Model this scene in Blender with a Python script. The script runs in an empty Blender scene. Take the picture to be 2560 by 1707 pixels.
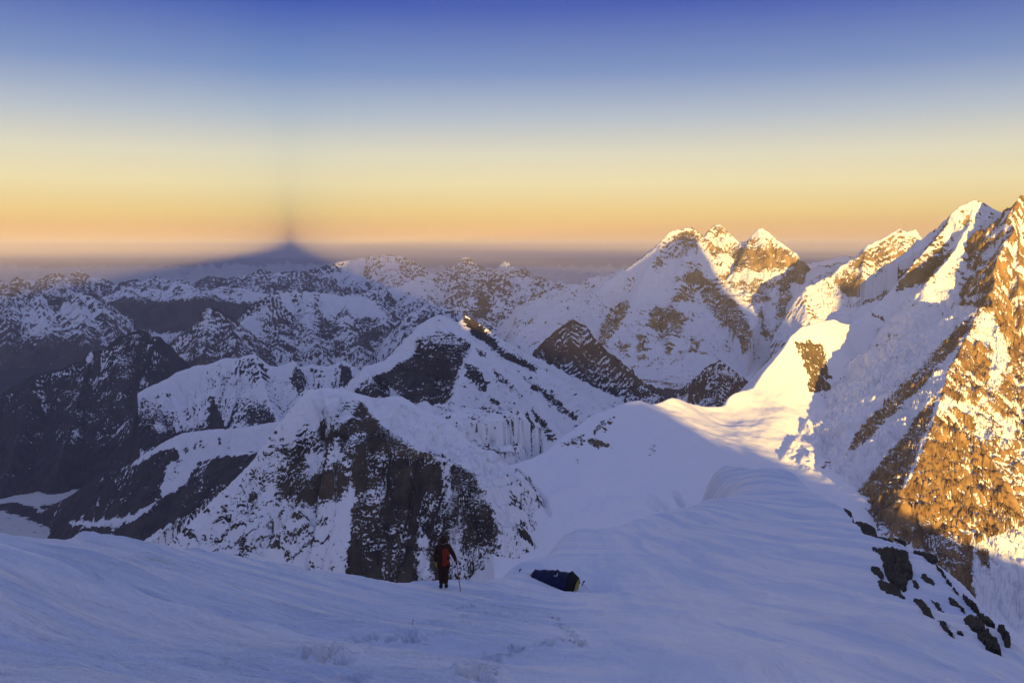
import bpy, bmesh, math, random
import numpy as np
from mathutils import Vector, Matrix

random.seed(7)
scene = bpy.context.scene
COL = scene.collection

# ------------------------------------------------------------------ camera
FPX = 2276.0                      # focal length in photo pixels (2560 wide)
CX, CY = 1280.0, 853.5
EYE_Y = 612.0                     # photo row of the eye level
PITCH = math.atan((CY - EYE_Y) / FPX)
cam_d = bpy.data.cameras.new('camera')
cam_d.lens = 32.0
cam_d.sensor_width = 36.0
cam_d.clip_start = 0.2
cam_d.clip_end = 400000.0
cam = bpy.data.objects.new('camera', cam_d)
COL.objects.link(cam)
cam.location = (0, 0, 0)
cam.rotation_euler = (math.pi / 2 - PITCH, 0, 0)
scene.camera = cam

# ------------------------------------------------------------------ light
SUN_AZ = math.atan((727 - CX) / FPX)          # direction the light travels to, from +Y towards +X
SUN_EL = math.radians(0.16)
LH = np.array([math.sin(SUN_AZ), math.cos(SUN_AZ)])       # horizontal light direction
UH = np.array([math.cos(SUN_AZ), -math.sin(SUN_AZ)])      # across it, to the right
to_sun = Vector((-LH[0] * math.cos(SUN_EL), -LH[1] * math.cos(SUN_EL), math.sin(SUN_EL)))
sun_d = bpy.data.lights.new('sun', 'SUN')
sun_d.energy = 5.0
sun_d.angle = math.radians(0.5)
sun_d.color = (1.0, 0.61, 0.13)
sun = bpy.data.objects.new('sun', sun_d)
COL.objects.link(sun)
sun.rotation_euler = to_sun.to_track_quat('Z', 'Y').to_euler()
sun.location = (0, -50, 60)

GLOW = 0.048
world = bpy.data.worlds.new('World')
scene.world = world
world.use_nodes = True
wn, wl = world.node_tree.nodes, world.node_tree.links
wn.clear()
w_out = wn.new('ShaderNodeOutputWorld')
w_bg = wn.new('ShaderNodeBackground')
w_bg2 = wn.new('ShaderNodeBackground')
w_add = wn.new('ShaderNodeAddShader')
w_sky = wn.new('ShaderNodeTexSky')
w_sky.sky_type = 'NISHITA'
w_sky.sun_disc = False
w_sky.sun_elevation = SUN_EL
w_sky.sun_rotation = math.atan2(to_sun.x, to_sun.y)
w_sky.altitude = 6500
w_sky.air_density = 1.0
w_sky.dust_density = 1.2
w_sky.ozone_density = 2.0
wl.new(w_sky.outputs[0], w_bg.inputs[0])
w_bg.inputs[1].default_value = 0.012
w_tc = wn.new('ShaderNodeTexCoord')
w_sep = wn.new('ShaderNodeSeparateXYZ')
wl.new(w_tc.outputs['Generated'], w_sep.inputs[0])
w_map = wn.new('ShaderNodeMapRange')
w_map.inputs[1].default_value = -0.05
w_map.inputs[2].default_value = 0.55
wl.new(w_sep.outputs[2], w_map.inputs[0])
w_ramp = wn.new('ShaderNodeValToRGB')
wl.new(w_map.outputs[0], w_ramp.inputs[0])
SKY = [(-0.05, (0.12, 0.10, 0.16)), (-0.010, (0.16, 0.12, 0.16)), (0.002, (0.36, 0.20, 0.14)), (0.012, (0.60, 0.30, 0.12)), (0.035, (0.74, 0.53, 0.20)),
       (0.065, (0.79, 0.68, 0.38)), (0.095, (0.70, 0.66, 0.49)), (0.135, (0.42, 0.48, 0.55)), (0.18, (0.18, 0.27, 0.50)),
       (0.245, (0.042, 0.085, 0.40)), (0.33, (0.11, 0.145, 0.41)), (0.55, (0.178, 0.218, 0.43))]
cr = w_ramp.color_ramp
while len(cr.elements) < len(SKY):
    cr.elements.new(0.5)
for e, (zz, c) in zip(cr.elements, SKY):
    e.position = (zz + 0.05) / 0.60
    e.color = (*c, 1)
wl.new(w_ramp.outputs[0], w_bg2.inputs[0])
w_bg2.inputs[1].default_value = 0.379
wl.new(w_bg.outputs[0], w_add.inputs[0])
wl.new(w_bg2.outputs[0], w_add.inputs[1])
# the bright dawn side of the sky, fading with the angle from the sun and with height
w_dot = wn.new('ShaderNodeVectorMath')
w_dot.operation = 'DOT_PRODUCT'
wl.new(w_tc.outputs['Generated'], w_dot.inputs[0])
w_dot.inputs[1].default_value = (-LH[0], -LH[1], 0.25)
w_glow = wn.new('ShaderNodeMapRange')
w_glow.interpolation_type = 'SMOOTHSTEP'
w_glow.inputs[1].default_value = -0.15
w_glow.inputs[2].default_value = 1.05
wl.new(w_dot.outputs['Value'], w_glow.inputs[0])
w_gm = wn.new('ShaderNodeMath')
w_gm.operation = 'MULTIPLY'
w_gm.inputs[1].default_value = GLOW
wl.new(w_glow.outputs[0], w_gm.inputs[0])
w_bg3 = wn.new('ShaderNodeBackground')
w_bg3.inputs[0].default_value = (0.96, 0.82, 0.78, 1)
wl.new(w_gm.outputs[0], w_bg3.inputs[1])
w_add2 = wn.new('ShaderNodeAddShader')
wl.new(w_add.outputs[0], w_add2.inputs[0])
wl.new(w_bg3.outputs[0], w_add2.inputs[1])
wl.new(w_add2.outputs[0], w_out.inputs[0])

scene.view_settings.view_transform = 'Standard'
scene.view_settings.look = 'None'
scene.view_settings.exposure = 1.4
scene.view_settings.gamma = 1.0
scene.render.engine = 'CYCLES'
cy = scene.cycles
cy.max_bounces = 4
cy.diffuse_bounces = 2
cy.glossy_bounces = 1
cy.transmission_bounces = 1
cy.volume_bounces = 0
cy.transparent_max_bounces = 8
cy.use_denoising = True
cy.caustics_reflective = False
cy.caustics_refractive = False

# ------------------------------------------------------------------ helpers: pixels and points
CP, SP = math.cos(PITCH), math.sin(PITCH)


def at(px, py, D):
    """photo pixel + distance forward (world Y, metres) -> point"""
    a = (px - CX) / FPX
    b = -(py - CY) / FPX
    yy = CP + SP * b
    zz = -SP + CP * b
    k = D / yy
    return np.array([a * k, D, zz * k])


def to_px(X, Y, Z):
    zc = CP * Y - SP * Z
    yc = SP * Y + CP * Z
    zc = np.maximum(zc, 0.1)
    return CX + FPX * X / zc, CY - FPX * yc / zc


# ------------------------------------------------------------------ helpers: noise
def _h(ix, iy, seed):
    h = (ix * 374761393 + iy * 668265263 + seed * 2147483647 + 1013904223) & 0xFFFFFFFF
    h = ((h ^ (h >> 13)) * 1274126177) & 0xFFFFFFFF
    return (h ^ (h >> 16)) & 0xFFFFFFFF


def pn(x, y, seed=0):
    x = np.asarray(x, float)
    y = np.asarray(y, float)
    x0 = np.floor(x)
    y0 = np.floor(y)
    fx, fy = x - x0, y - y0
    ix, iy = x0.astype(np.int64), y0.astype(np.int64)
    u = fx * fx * fx * (fx * (fx * 6 - 15) + 10)
    v = fy * fy * fy * (fy * (fy * 6 - 15) + 10)

    def g(jx, jy, dx, dy):
        a = _h(jx, jy, seed).astype(float) * (2 * math.pi / 4294967296.0)
        return np.cos(a) * dx + np.sin(a) * dy
    n00 = g(ix, iy, fx, fy)
    n10 = g(ix + 1, iy, fx - 1, fy)
    n01 = g(ix, iy + 1, fx, fy - 1)
    n11 = g(ix + 1, iy + 1, fx - 1, fy - 1)
    return 1.5 * ((n00 * (1 - u) + n10 * u) * (1 - v) + (n01 * (1 - u) + n11 * u) * v)


def fbm(x, y, octs=4, seed=0, gain=0.5):
    t = np.zeros(np.broadcast(x, y).shape)
    a, f = 1.0, 1.0
    for o in range(octs):
        t += a * pn(x * f + 13.7 * o, y * f - 7.1 * o, seed + o)
        a *= gain
        f *= 2.03
    return t


def ridged(x, y, octs=5, seed=0, gain=0.5):
    t = np.zeros(np.broadcast(x, y).shape)
    a, f, w, tot = 1.0, 1.0, 1.0, 0.0
    for o in range(octs):
        n = 1 - np.abs(pn(x * f + 3.1 * o, y * f + 9.2 * o, seed + o)) * 1.6
        n = np.clip(n, 0, 1) ** 2 * w
        w = np.clip(n * 1.8, 0, 1)
        t += a * n
        tot += a
        a *= gain
        f *= 2.05
    return t / tot


def sstep(a, b, x):
    t = np.clip((x - a) / (b - a), 0, 1)
    return t * t * (3 - 2 * t)


def smax(a, b, k):
    h = np.clip(0.5 + 0.5 * (a - b) / k, 0, 1)
    return b * (1 - h) + a * h + k * h * (1 - h)


# ------------------------------------------------------------------ helpers: meshes
def tag(o, label=None, category=None, group=None, kind=None):
    if label:
        o['label'] = label
    if category:
        o['category'] = category
    if group:
        o['group'] = group
    if kind:
        o['kind'] = kind
    return o


def grid_object(name, X, Y, Z, mat, attrs=None, keep=None, smooth=True):
    R, C = X.shape
    idx = np.arange(R * C).reshape(R, C)
    q = np.stack([idx[:-1, :-1], idx[:-1, 1:], idx[1:, 1:], idx[1:, :-1]], -1).reshape(-1, 4)
    co = np.stack([X, Y, Z], -1).reshape(-1, 3)
    if keep is not None:
        q = q[keep.reshape(-1)[q].any(1)]
        used = np.zeros(R * C, bool)
        used[q] = True
        new = np.cumsum(used) - 1
        q = new[q]
        co = co[used]
    else:
        used = slice(None)
    me = bpy.data.meshes.new(name)
    me.vertices.add(len(co))
    me.vertices.foreach_set('co', co.astype(np.float32).ravel())
    n = len(q)
    me.loops.add(n * 4)
    me.loops.foreach_set('vertex_index', q.astype(np.int32).ravel())
    me.polygons.add(n)
    me.polygons.foreach_set('loop_start', np.arange(0, n * 4, 4, dtype=np.int32))
    me.polygons.foreach_set('loop_total', np.full(n, 4, dtype=np.int32))
    me.polygons.foreach_set('use_smooth', np.full(n, smooth, dtype=bool))
    me.update(calc_edges=True)
    for k, v in (attrs or {}).items():
        if v.ndim == 3:
            at_ = me.attributes.new(k, 'FLOAT_VECTOR', 'POINT')
            at_.data.foreach_set('vector', v.reshape(-1, 3)[used].astype(np.float32).ravel())
        else:
            at_ = me.attributes.new(k, 'FLOAT', 'POINT')
            at_.data.foreach_set('value', v.reshape(-1)[used].astype(np.float32))
    me.materials.append(mat)
    o = bpy.data.objects.new(name, me)
    COL.objects.link(o)
    return o


def poly_sd(px, py, poly):
    """signed distance in pixels to a polygon, positive inside"""
    P = np.array(poly, float)
    Q = np.roll(P, -1, 0)
    d2 = np.full(px.shape, 1e18)
    ins = np.zeros(px.shape, bool)
    for (x0, y0), (x1, y1) in zip(P, Q):
        ex, ey = x1 - x0, y1 - y0
        t = np.clip(((px - x0) * ex + (py - y0) * ey) / (ex * ex + ey * ey + 1e-9), 0, 1)
        d2 = np.minimum(d2, (px - x0 - t * ex) ** 2 + (py - y0 - t * ey) ** 2)
        if y0 != y1:
            c = ((y0 > py) != (y1 > py)) & (px < (x1 - x0) * (py - y0) / (y1 - y0) + x0)
            ins ^= c
    d = np.sqrt(d2)
    return np.where(ins, d, -d)


def line_near(X, Y, P, caps=False):
    """nearest point on a 3D polyline in plan: distance, arc length, height, side (+ left of heading)"""
    best = np.full(X.shape, 1e18)
    s_o = np.zeros(X.shape)
    h_o = np.zeros(X.shape)
    sd_o = np.zeros(X.shape)
    cap_o = np.zeros(X.shape, bool)
    acc = 0.0
    for i, (a, b) in enumerate(zip(P[:-1], P[1:])):
        ex, ey = b[0] - a[0], b[1] - a[1]
        L = math.hypot(ex, ey) + 1e-9
        t0 = ((X - a[0]) * ex + (Y - a[1]) * ey) / (L * L)
        t = np.clip(t0, 0, 1)
        dx, dy = X - a[0] - t * ex, Y - a[1] - t * ey
        d2 = dx * dx + dy * dy
        m = d2 < best
        best = np.where(m, d2, best)
        s_o = np.where(m, acc + t * L, s_o)
        h_o = np.where(m, a[2] + t * (b[2] - a[2]), h_o)
        # past a bend, the side is told by the mean direction of the two segments that meet there
        fx, fy = np.full(X.shape, ex / L), np.full(X.shape, ey / L)
        qx, qy = np.full(X.shape, a[0]), np.full(X.shape, a[1])
        if i > 0:
            z_ = P[i - 1]
            l0 = math.hypot(a[0] - z_[0], a[1] - z_[1]) + 1e-9
            w0 = t0 < 0
            fx = np.where(w0, fx + (a[0] - z_[0]) / l0, fx)
            fy = np.where(w0, fy + (a[1] - z_[1]) / l0, fy)
        if i < len(P) - 2:
            z_ = P[i + 2]
            l0 = math.hypot(z_[0] - b[0], z_[1] - b[1]) + 1e-9
            w0 = t0 > 1
            fx = np.where(w0, fx + (z_[0] - b[0]) / l0, fx)
            fy = np.where(w0, fy + (z_[1] - b[1]) / l0, fy)
            qx = np.where(w0, b[0], qx)
            qy = np.where(w0, b[1], qy)
        sd_o = np.where(m, np.sign(fx * (Y - qy) - fy * (X - qx)), sd_o)
        c = np.zeros(X.shape, bool)
        if i == 0:
            c |= t0 < 0
        if i == len(P) - 2:
            c |= t0 > 1
        cap_o = np.where(m, c, cap_o)
        acc += L
    if caps:
        return np.sqrt(best), s_o, h_o, sd_o, cap_o
    return np.sqrt(best), s_o, h_o, sd_o


def slope_of(X, Y, Z):
    """steepness (tan) on a structured grid"""
    T1 = np.stack(np.gradient(np.stack([X, Y, Z], -1), axis=0), -1)[..., 0] if False else np.gradient(np.stack([X, Y, Z], -1), axis=0)
    T2 = np.gradient(np.stack([X, Y, Z], -1), axis=1)
    n = np.cross(T1, T2)
    nz = np.abs(n[..., 2]) / (np.linalg.norm(n, axis=-1) + 1e-12)
    return np.sqrt(np.maximum(1 - nz * nz, 0)) / np.maximum(nz, 1e-3)


# ------------------------------------------------------------------ materials
def nd(nt, t, **kw):
    n = nt.nodes.new(t)
    for k, v in kw.items():
        if k.startswith('i_'):
            key = k[2:]
            n.inputs[int(key) if key.isdigit() else key].default_value = v
        else:
            setattr(n, k, v)
    return n


def mountain_material(name, scale, rock_a, rock_b, snow=(0.80, 0.83, 0.88), contrast=0.9, zsq=0.22, bump=0.5, softness=0.05, ledge=0.22):
    """snow and rock told apart by the 'rock' attribute broken up with noise; scale = metres of the main break-up"""
    m = bpy.data.materials.new(name)
    m.use_nodes = True
    nt = m.node_tree
    L = nt.links
    nt.nodes.clear()
    out = nd(nt, 'ShaderNodeOutputMaterial')
    bs = nd(nt, 'ShaderNodeBsdfPrincipled')
    bs.inputs['Specular IOR Level'].default_value = 0.15
    L.new(bs.outputs[0], out.inputs[0])
    tc = nd(nt, 'ShaderNodeTexCoord')
    mp = nd(nt, 'ShaderNodeMapping')
    mp.inputs['Scale'].default_value = (1 / scale, 1 / scale, zsq / scale)
    L.new(tc.outputs['Object'], mp.inputs[0])
    fa = nd(nt, 'ShaderNodeAttribute', attribute_name='flow')
    mpf = nd(nt, 'ShaderNodeMapping')
    mpf.inputs['Scale'].default_value = (1.3 / scale, 1.3 / scale, zsq / scale)
    L.new(fa.outputs['Vector'], mpf.inputs[0])
    wob = nd(nt, 'ShaderNodeTexNoise', i_Scale=0.45, i_Detail=3.0)
    L.new(mp.outputs[0], wob.inputs['Vector'])
    wadd = nd(nt, 'ShaderNodeMix', data_type='VECTOR')
    wadd.inputs[0].default_value = 1.0
    wadd.blend_type = 'MIX'
    vadd = nd(nt, 'ShaderNodeVectorMath', operation='ADD')
    L.new(mpf.outputs[0], vadd.inputs[0])
    L.new(wob.outputs['Color'], vadd.inputs[1])
    nt.nodes.remove(wadd)
    n1 = nd(nt, 'ShaderNodeTexNoise', i_Scale=1.0, i_Detail=5.0, i_Roughness=0.52)
    L.new(vadd.outputs[0], n1.inputs['Vector'])
    mp2 = nd(nt, 'ShaderNodeMapping')
    mp2.inputs['Scale'].default_value = (2.6 / scale, 2.6 / scale, 3.4 / scale)
    L.new(tc.outputs['Object'], mp2.inputs[0])
    n2 = nd(nt, 'ShaderNodeTexNoise', i_Scale=1.0, i_Detail=4.0, i_Roughness=0.5)
    L.new(mp2.outputs[0], n2.inputs['Vector'])
    # sloping ledges where snow can lie
    mp4 = nd(nt, 'ShaderNodeMapping')
    mp4.inputs['Rotation'].default_value = (math.radians(12), math.radians(24), 0)
    mp4.inputs['Scale'].default_value = (0.55 / scale, 0.55 / scale, 2.8 / scale)
    L.new(tc.outputs['Object'], mp4.inputs[0])
    n4 = nd(nt, 'ShaderNodeTexNoise', i_Scale=1.0, i_Detail=5.0, i_Roughness=0.55, i_Distortion=0.4)
    L.new(mp4.outputs[0], n4.inputs['Vector'])
    at_ = nd(nt, 'ShaderNodeAttribute', attribute_name='rock')
    mx = nd(nt, 'ShaderNodeMath', operation='MULTIPLY_ADD')
    mx.inputs[1].default_value = 0.26
    L.new(n2.outputs[0], mx.inputs[0])
    mx0 = nd(nt, 'ShaderNodeMath', operation='MULTIPLY')
    mx0.inputs[1].default_value = 0.74 - ledge
    L.new(n1.outputs[0], mx0.inputs[0])
    mx4 = nd(nt, 'ShaderNodeMath', operation='MULTIPLY_ADD')
    mx4.inputs[1].default_value = ledge
    L.new(n4.outputs[0], mx4.inputs[0])
    L.new(mx0.outputs[0], mx4.inputs[2])
    L.new(mx4.outputs[0], mx.inputs[2])
    ct = nd(nt, 'ShaderNodeMath', operation='MULTIPLY_ADD')
    ct.inputs[1].default_value = contrast * 3.8
    ct.inputs[2].default_value = -contrast * 1.9
    L.new(mx.outputs[0], ct.inputs[0])
    ad = nd(nt, 'ShaderNodeMath', operation='ADD')
    L.new(ct.outputs[0], ad.inputs[0])
    L.new(at_.outputs['Fac'], ad.inputs[1])
    mr = nd(nt, 'ShaderNodeMapRange', interpolation_type='SMOOTHSTEP')
    mr.inputs[1].default_value = 0.5 - softness
    mr.inputs[2].default_value = 0.5 + softness
    L.new(ad.outputs[0], mr.inputs[0])
    # rock colour
    n3 = nd(nt, 'ShaderNodeTexNoise', i_Scale=0.6, i_Detail=4.0)
    L.new(mp.outputs[0], n3.inputs['Vector'])
    rr = nd(nt, 'ShaderNodeMapRange')
    rr.inputs[1].default_value = 0.35
    rr.inputs[2].default_value = 0.65
    L.new(n3.outputs[0], rr.inputs[0])
    rm = nd(nt, 'ShaderNodeMix', data_type='RGBA')
    rm.inputs[6].default_value = (*rock_a, 1)
    rm.inputs[7].default_value = (*rock_b, 1)
    L.new(rr.outputs[0], rm.inputs[0])
    tn = nd(nt, 'ShaderNodeAttribute', attribute_name='tint')
    rm2 = nd(nt, 'ShaderNodeMix', data_type='RGBA')
    rm2.inputs[7].default_value = (0.12, 0.088, 0.052, 1)
    L.new(tn.outputs['Fac'], rm2.inputs[0])
    L.new(rm.outputs[2], rm2.inputs[6])
    sm = nd(nt, 'ShaderNodeMix', data_type='RGBA')
    sm.inputs[6].default_value = (*snow, 1)
    L.new(rm2.outputs[2], sm.inputs[7])
    L.new(mr.outputs[0], sm.inputs[0])
    L.new(sm.outputs[2], bs.inputs['Base Color'])
    bs.inputs['Roughness'].default_value = 0.85
    # relief
    bm_ = nd(nt, 'ShaderNodeBump')
    bm_.inputs['Strength'].default_value = bump
    bm_.inputs['Distance'].default_value = scale * 0.35
    hm = nd(nt, 'ShaderNodeMath', operation='MULTIPLY')
    hs = nd(nt, 'ShaderNodeMath', operation='MULTIPLY_ADD')
    hs.inputs[1].default_value = 0.85
    hs.inputs[2].default_value = 0.15
    L.new(mr.outputs[0], hs.inputs[0])
    L.new(mx.outputs[0], hm.inputs[0])
    L.new(hs.outputs[0], hm.inputs[1])
    L.new(hm.outputs[0], bm_.inputs['Height'])
    L.new(bm_.outputs[0], bs.inputs['Normal'])
    return m


BROWN_A, BROWN_B = (0.045, 0.036, 0.030), (0.105, 0.080, 0.058)
DARK_A, DARK_B = (0.030, 0.028, 0.030), (0.065, 0.055, 0.050)
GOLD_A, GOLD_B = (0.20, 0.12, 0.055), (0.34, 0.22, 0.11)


# ------------------------------------------------------------------ mountains
def mountain(label, span, depth, cells, ridges, mat, base=0.3, polys=(), floor=-2600.0, flat=None, warp=0.0, rough=0.0,
             rib=None, seed=1, k=0.0, slope_rock=(0.9, 1.5, 0.4), conv=0.0, tints=(), name='mountain', clip=None, blotch=0.3, furrow=(15, 7), ribrock=1.05):
    """ridges: list of dict(p=[(px,py,D)...], l=slope left of heading, r=slope right, d1, q).  Heights in metres from the eye."""
    C, R = cells
    pxs = np.linspace(span[0], span[1], C)
    Ds = np.linspace(depth[0], depth[1], R)
    PX, Y = np.meshgrid(pxs, Ds)
    X = (PX - CX) / FPX * Y * 1.0
    Dm = 0.5 * (depth[0] + depth[1])
    u = Dm / FPX                                   # metres per photo pixel here
    wx = X + warp * u * fbm(X / (60 * u), Y / (60 * u), 4, seed + 11)
    wy = Y + warp * u * fbm(X / (60 * u), Y / (60 * u), 4, seed + 17)
    H = np.full(X.shape, -1e5)
    DM = np.full(X.shape, 1e9)
    FS, FD, FI = np.zeros(X.shape), np.zeros(X.shape), np.zeros(X.shape)
    for i, rd in enumerate(ridges):
        P = np.array([at(*p) for p in rd['p']])
        d, s, h, side, cap = line_near(wx, wy, P, True)
        h = h + rd.get('jag', 2.0) * u * fbm(s / (14 * u), s * 0 + i * 3.3, 3, seed + i)
        sl = np.where(side > 0, rd.get('l', 0.9), rd.get('r', 0.9))
        sl = np.where(cap, np.maximum(sl, rd.get('cap', 1.15)), sl)
        d1 = rd.get('d1', 1e6)
        q = rd.get('q', 0.5)
        drop = sl * (np.minimum(d, d1) + q * np.maximum(d - d1, 0))
        rb = rd.get('rib', rib)
        if rb:
            lam, amp, grow = rb                    # pixels, pixels, pixels
            sw = s / (lam * u) + 0.5 * fbm(X / (lam * 2 * u), Y / (lam * 2 * u), 2, seed + 31)
            fl = np.abs(pn(sw, d / (lam * 7 * u) + i * 5.1, seed + 41)) * 1.3 + 0.45 * np.abs(pn(sw * 2.3, d / (lam * 4 * u), seed + 42))
            drop = drop + amp * u * fl * np.clip(d / (grow * u), 0, 1)
        hh = h - drop
        up = hh > H
        FS, FD, FI = np.where(up, s, FS), np.where(up, d, FD), np.where(up, i * 17.3, FI)
        H = smax(hh, H, k * u) if k else np.maximum(hh, H)
        DM = np.minimum(DM, d)
    if rough:
        am = np.clip(DM / (25 * u), 0.12, 1)
        H = H + rough * u * am * fbm(X / (30 * u), Y / (30 * u), 5, seed + 5, 0.55)
    if flat is not None:
        fz, fk = flat
        H = smax(H, np.full(H.shape, fz) + 2 * u * fbm(X / (80 * u), Y / (80 * u), 3, seed + 71), fk)
    ex, ey = fall_lines((PX - CX) / FPX, Y, H, 6 * u)
    if furrow:
        lam, amp = furrow
        fw = ridged(ex / (lam * u) + 0.35 * fbm(X / (30 * u), Y / (30 * u), 2, seed + 83), ey / (lam * u), 3, seed + 81)
        H = H + amp * u * (fw - 0.4) * np.clip(DM / (14 * u), 0.05, 1)
    if clip:
        ca, cb = clip[:2]
        clipped = (PX < ca) & (len(clip) == 2)
        H = H - (clip[2] if len(clip) > 2 else 4.0) * u * (np.maximum(ca - PX, 0) + np.maximum(PX - cb, 0))
    Z = H
    qx, qy = to_px(X, Y, Z)
    st = slope_of(X, Y, Z)
    s0, s1, sw_ = slope_rock
    rock = base + sw_ * (sstep(s0, s1, st) - 0.4) + blotch * fbm(X / (45 * u), (Y + Z) / (45 * u), 3, seed + 61)
    if furrow:
        rock = rock + ribrock * (fw - 0.42)
    if conv:
        kx = 5
        b = Z.copy()
        for _ in range(kx):
            b[1:-1, 1:-1] = 0.25 * (b[:-2, 1:-1] + b[2:, 1:-1] + b[1:-1, :-2] + b[1:-1, 2:])
        rock = rock + conv * np.clip((Z - b) / (0.7 * u), -1, 1)
    nx = 5 * fbm(X / (22 * u), (Y + Z) / (22 * u), 4, seed + 51)
    ny = 5 * fbm(X / (22 * u) + 40, (Y + Z) / (22 * u), 4, seed + 53)
    for poly, val, fe in polys:
        sd = poly_sd(qx + nx, qy + ny, poly)
        w = sstep(-fe, fe, sd)
        rock = rock * (1 - w) + val * w
    if clip:
        rock = np.where(clipped, 0.85, rock)
    tint = np.zeros(X.shape)
    for poly, val, fe in tints:
        w = sstep(-fe, fe, poly_sd(qx + nx, qy + ny, poly))
        tint = np.maximum(tint, w * val)
    o = grid_object(name, X, Y, Z, mat, {'rock': rock, 'tint': tint, 'flow': np.stack([ex, ey, Z], -1)}, keep=Z > floor)
    tag(o, label, kind='structure')
    return o


def fall_lines(A, Y, H, step, n=44):
    """follow the slope uphill from every point; where the walk ends is shared by all points on one fall line"""
    R, C = H.shape
    Hs = H.copy()
    for _ in range(3):
        Hs[1:-1, 1:-1] = 0.2 * (Hs[1:-1, 1:-1] + Hs[:-2, 1:-1] + Hs[2:, 1:-1] + Hs[1:-1, :-2] + Hs[1:-1, 2:])
    a0, a1, y0, y1 = A[0, 0], A[0, -1], Y[0, 0], Y[-1, 0]
    da, dy = (a1 - a0) / (C - 1), (y1 - y0) / (R - 1)
    Ha = np.gradient(Hs, axis=1) / da
    HYa = np.gradient(Hs, axis=0) / dy
    gx = Ha / Y
    gy = HYa - A * gx
    nrm = np.sqrt(gx * gx + gy * gy) + 1e-6
    gx, gy = gx / nrm, gy / nrm
    px, py = (A * Y).ravel().copy(), Y.ravel().copy()
    for _ in range(n):
        c = np.clip((px / py - a0) / da, 0, C - 1.001)
        r = np.clip((py - y0) / dy, 0, R - 1.001)
        ci, ri = c.astype(int), r.astype(int)
        fc, fr = c - ci, r - ri
        ii = ri * C + ci

        def smp(g):
            g = g.ravel()
            return (g[ii] * (1 - fc) + g[ii + 1] * fc) * (1 - fr) + (g[ii + C] * (1 - fc) + g[ii + C + 1] * fc) * fr
        px += step * smp(gx)
        py += step * smp(gy)
    return px.reshape(R, C), py.reshape(R, C)


def spurs(crest, n, reach, fall, seed, slope=0.55, rib=(14, 6, 25)):
    """side ridges running down towards the viewer from points along a crest"""
    rnd = random.Random(seed)
    out = []
    for i in range(n):
        j = rnd.randrange(1, len(crest) - 1)
        px, py, D = crest[j]
        dx = rnd.uniform(-0.6, 0.6) * fall
        out.append(R_([(px, py + 1, D), (px + dx * 0.5, py + fall * 0.5, D - reach * 0.5), (px + dx * rnd.uniform(0.7, 1.4), py + fall, D - reach)], l=slope, r=slope, rib=rib))
    return out


def R_(p, **kw):
    d = dict(p=p)
    d.update(kw)
    return d

M_NEAR = mountain_material('near_rock_and_snow', 17.0, (0.028, 0.024, 0.022), (0.085, 0.068, 0.048), zsq=0.25, bump=0.9, contrast=0.95, ledge=0.14)
M_MID = mountain_material('mid_rock_and_snow', 30.0, (0.026, 0.023, 0.024), (0.07, 0.057, 0.048), bump=0.8, contrast=0.95)
M_FLUTE = mountain_material('fluted_rock_and_snow', 36.0, (0.026, 0.026, 0.032), (0.06, 0.052, 0.05), zsq=0.2, contrast=0.6, bump=0.7)
M_DARK = mountain_material('dark_rock_and_snow', 45.0, DARK_A, DARK_B, bump=0.8)
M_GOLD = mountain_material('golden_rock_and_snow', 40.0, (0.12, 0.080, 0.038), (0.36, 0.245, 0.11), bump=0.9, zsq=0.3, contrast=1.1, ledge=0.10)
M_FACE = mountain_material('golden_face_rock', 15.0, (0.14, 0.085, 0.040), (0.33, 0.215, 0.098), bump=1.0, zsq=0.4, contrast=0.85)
M_FAR = mountain_material('far_rock_and_snow', 110.0, BROWN_A, BROWN_B, bump=0.6)
M_FARTHEST = mountain_material('horizon_rock_and_snow', 260.0, BROWN_A, BROWN_B, bump=0.5)

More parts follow.
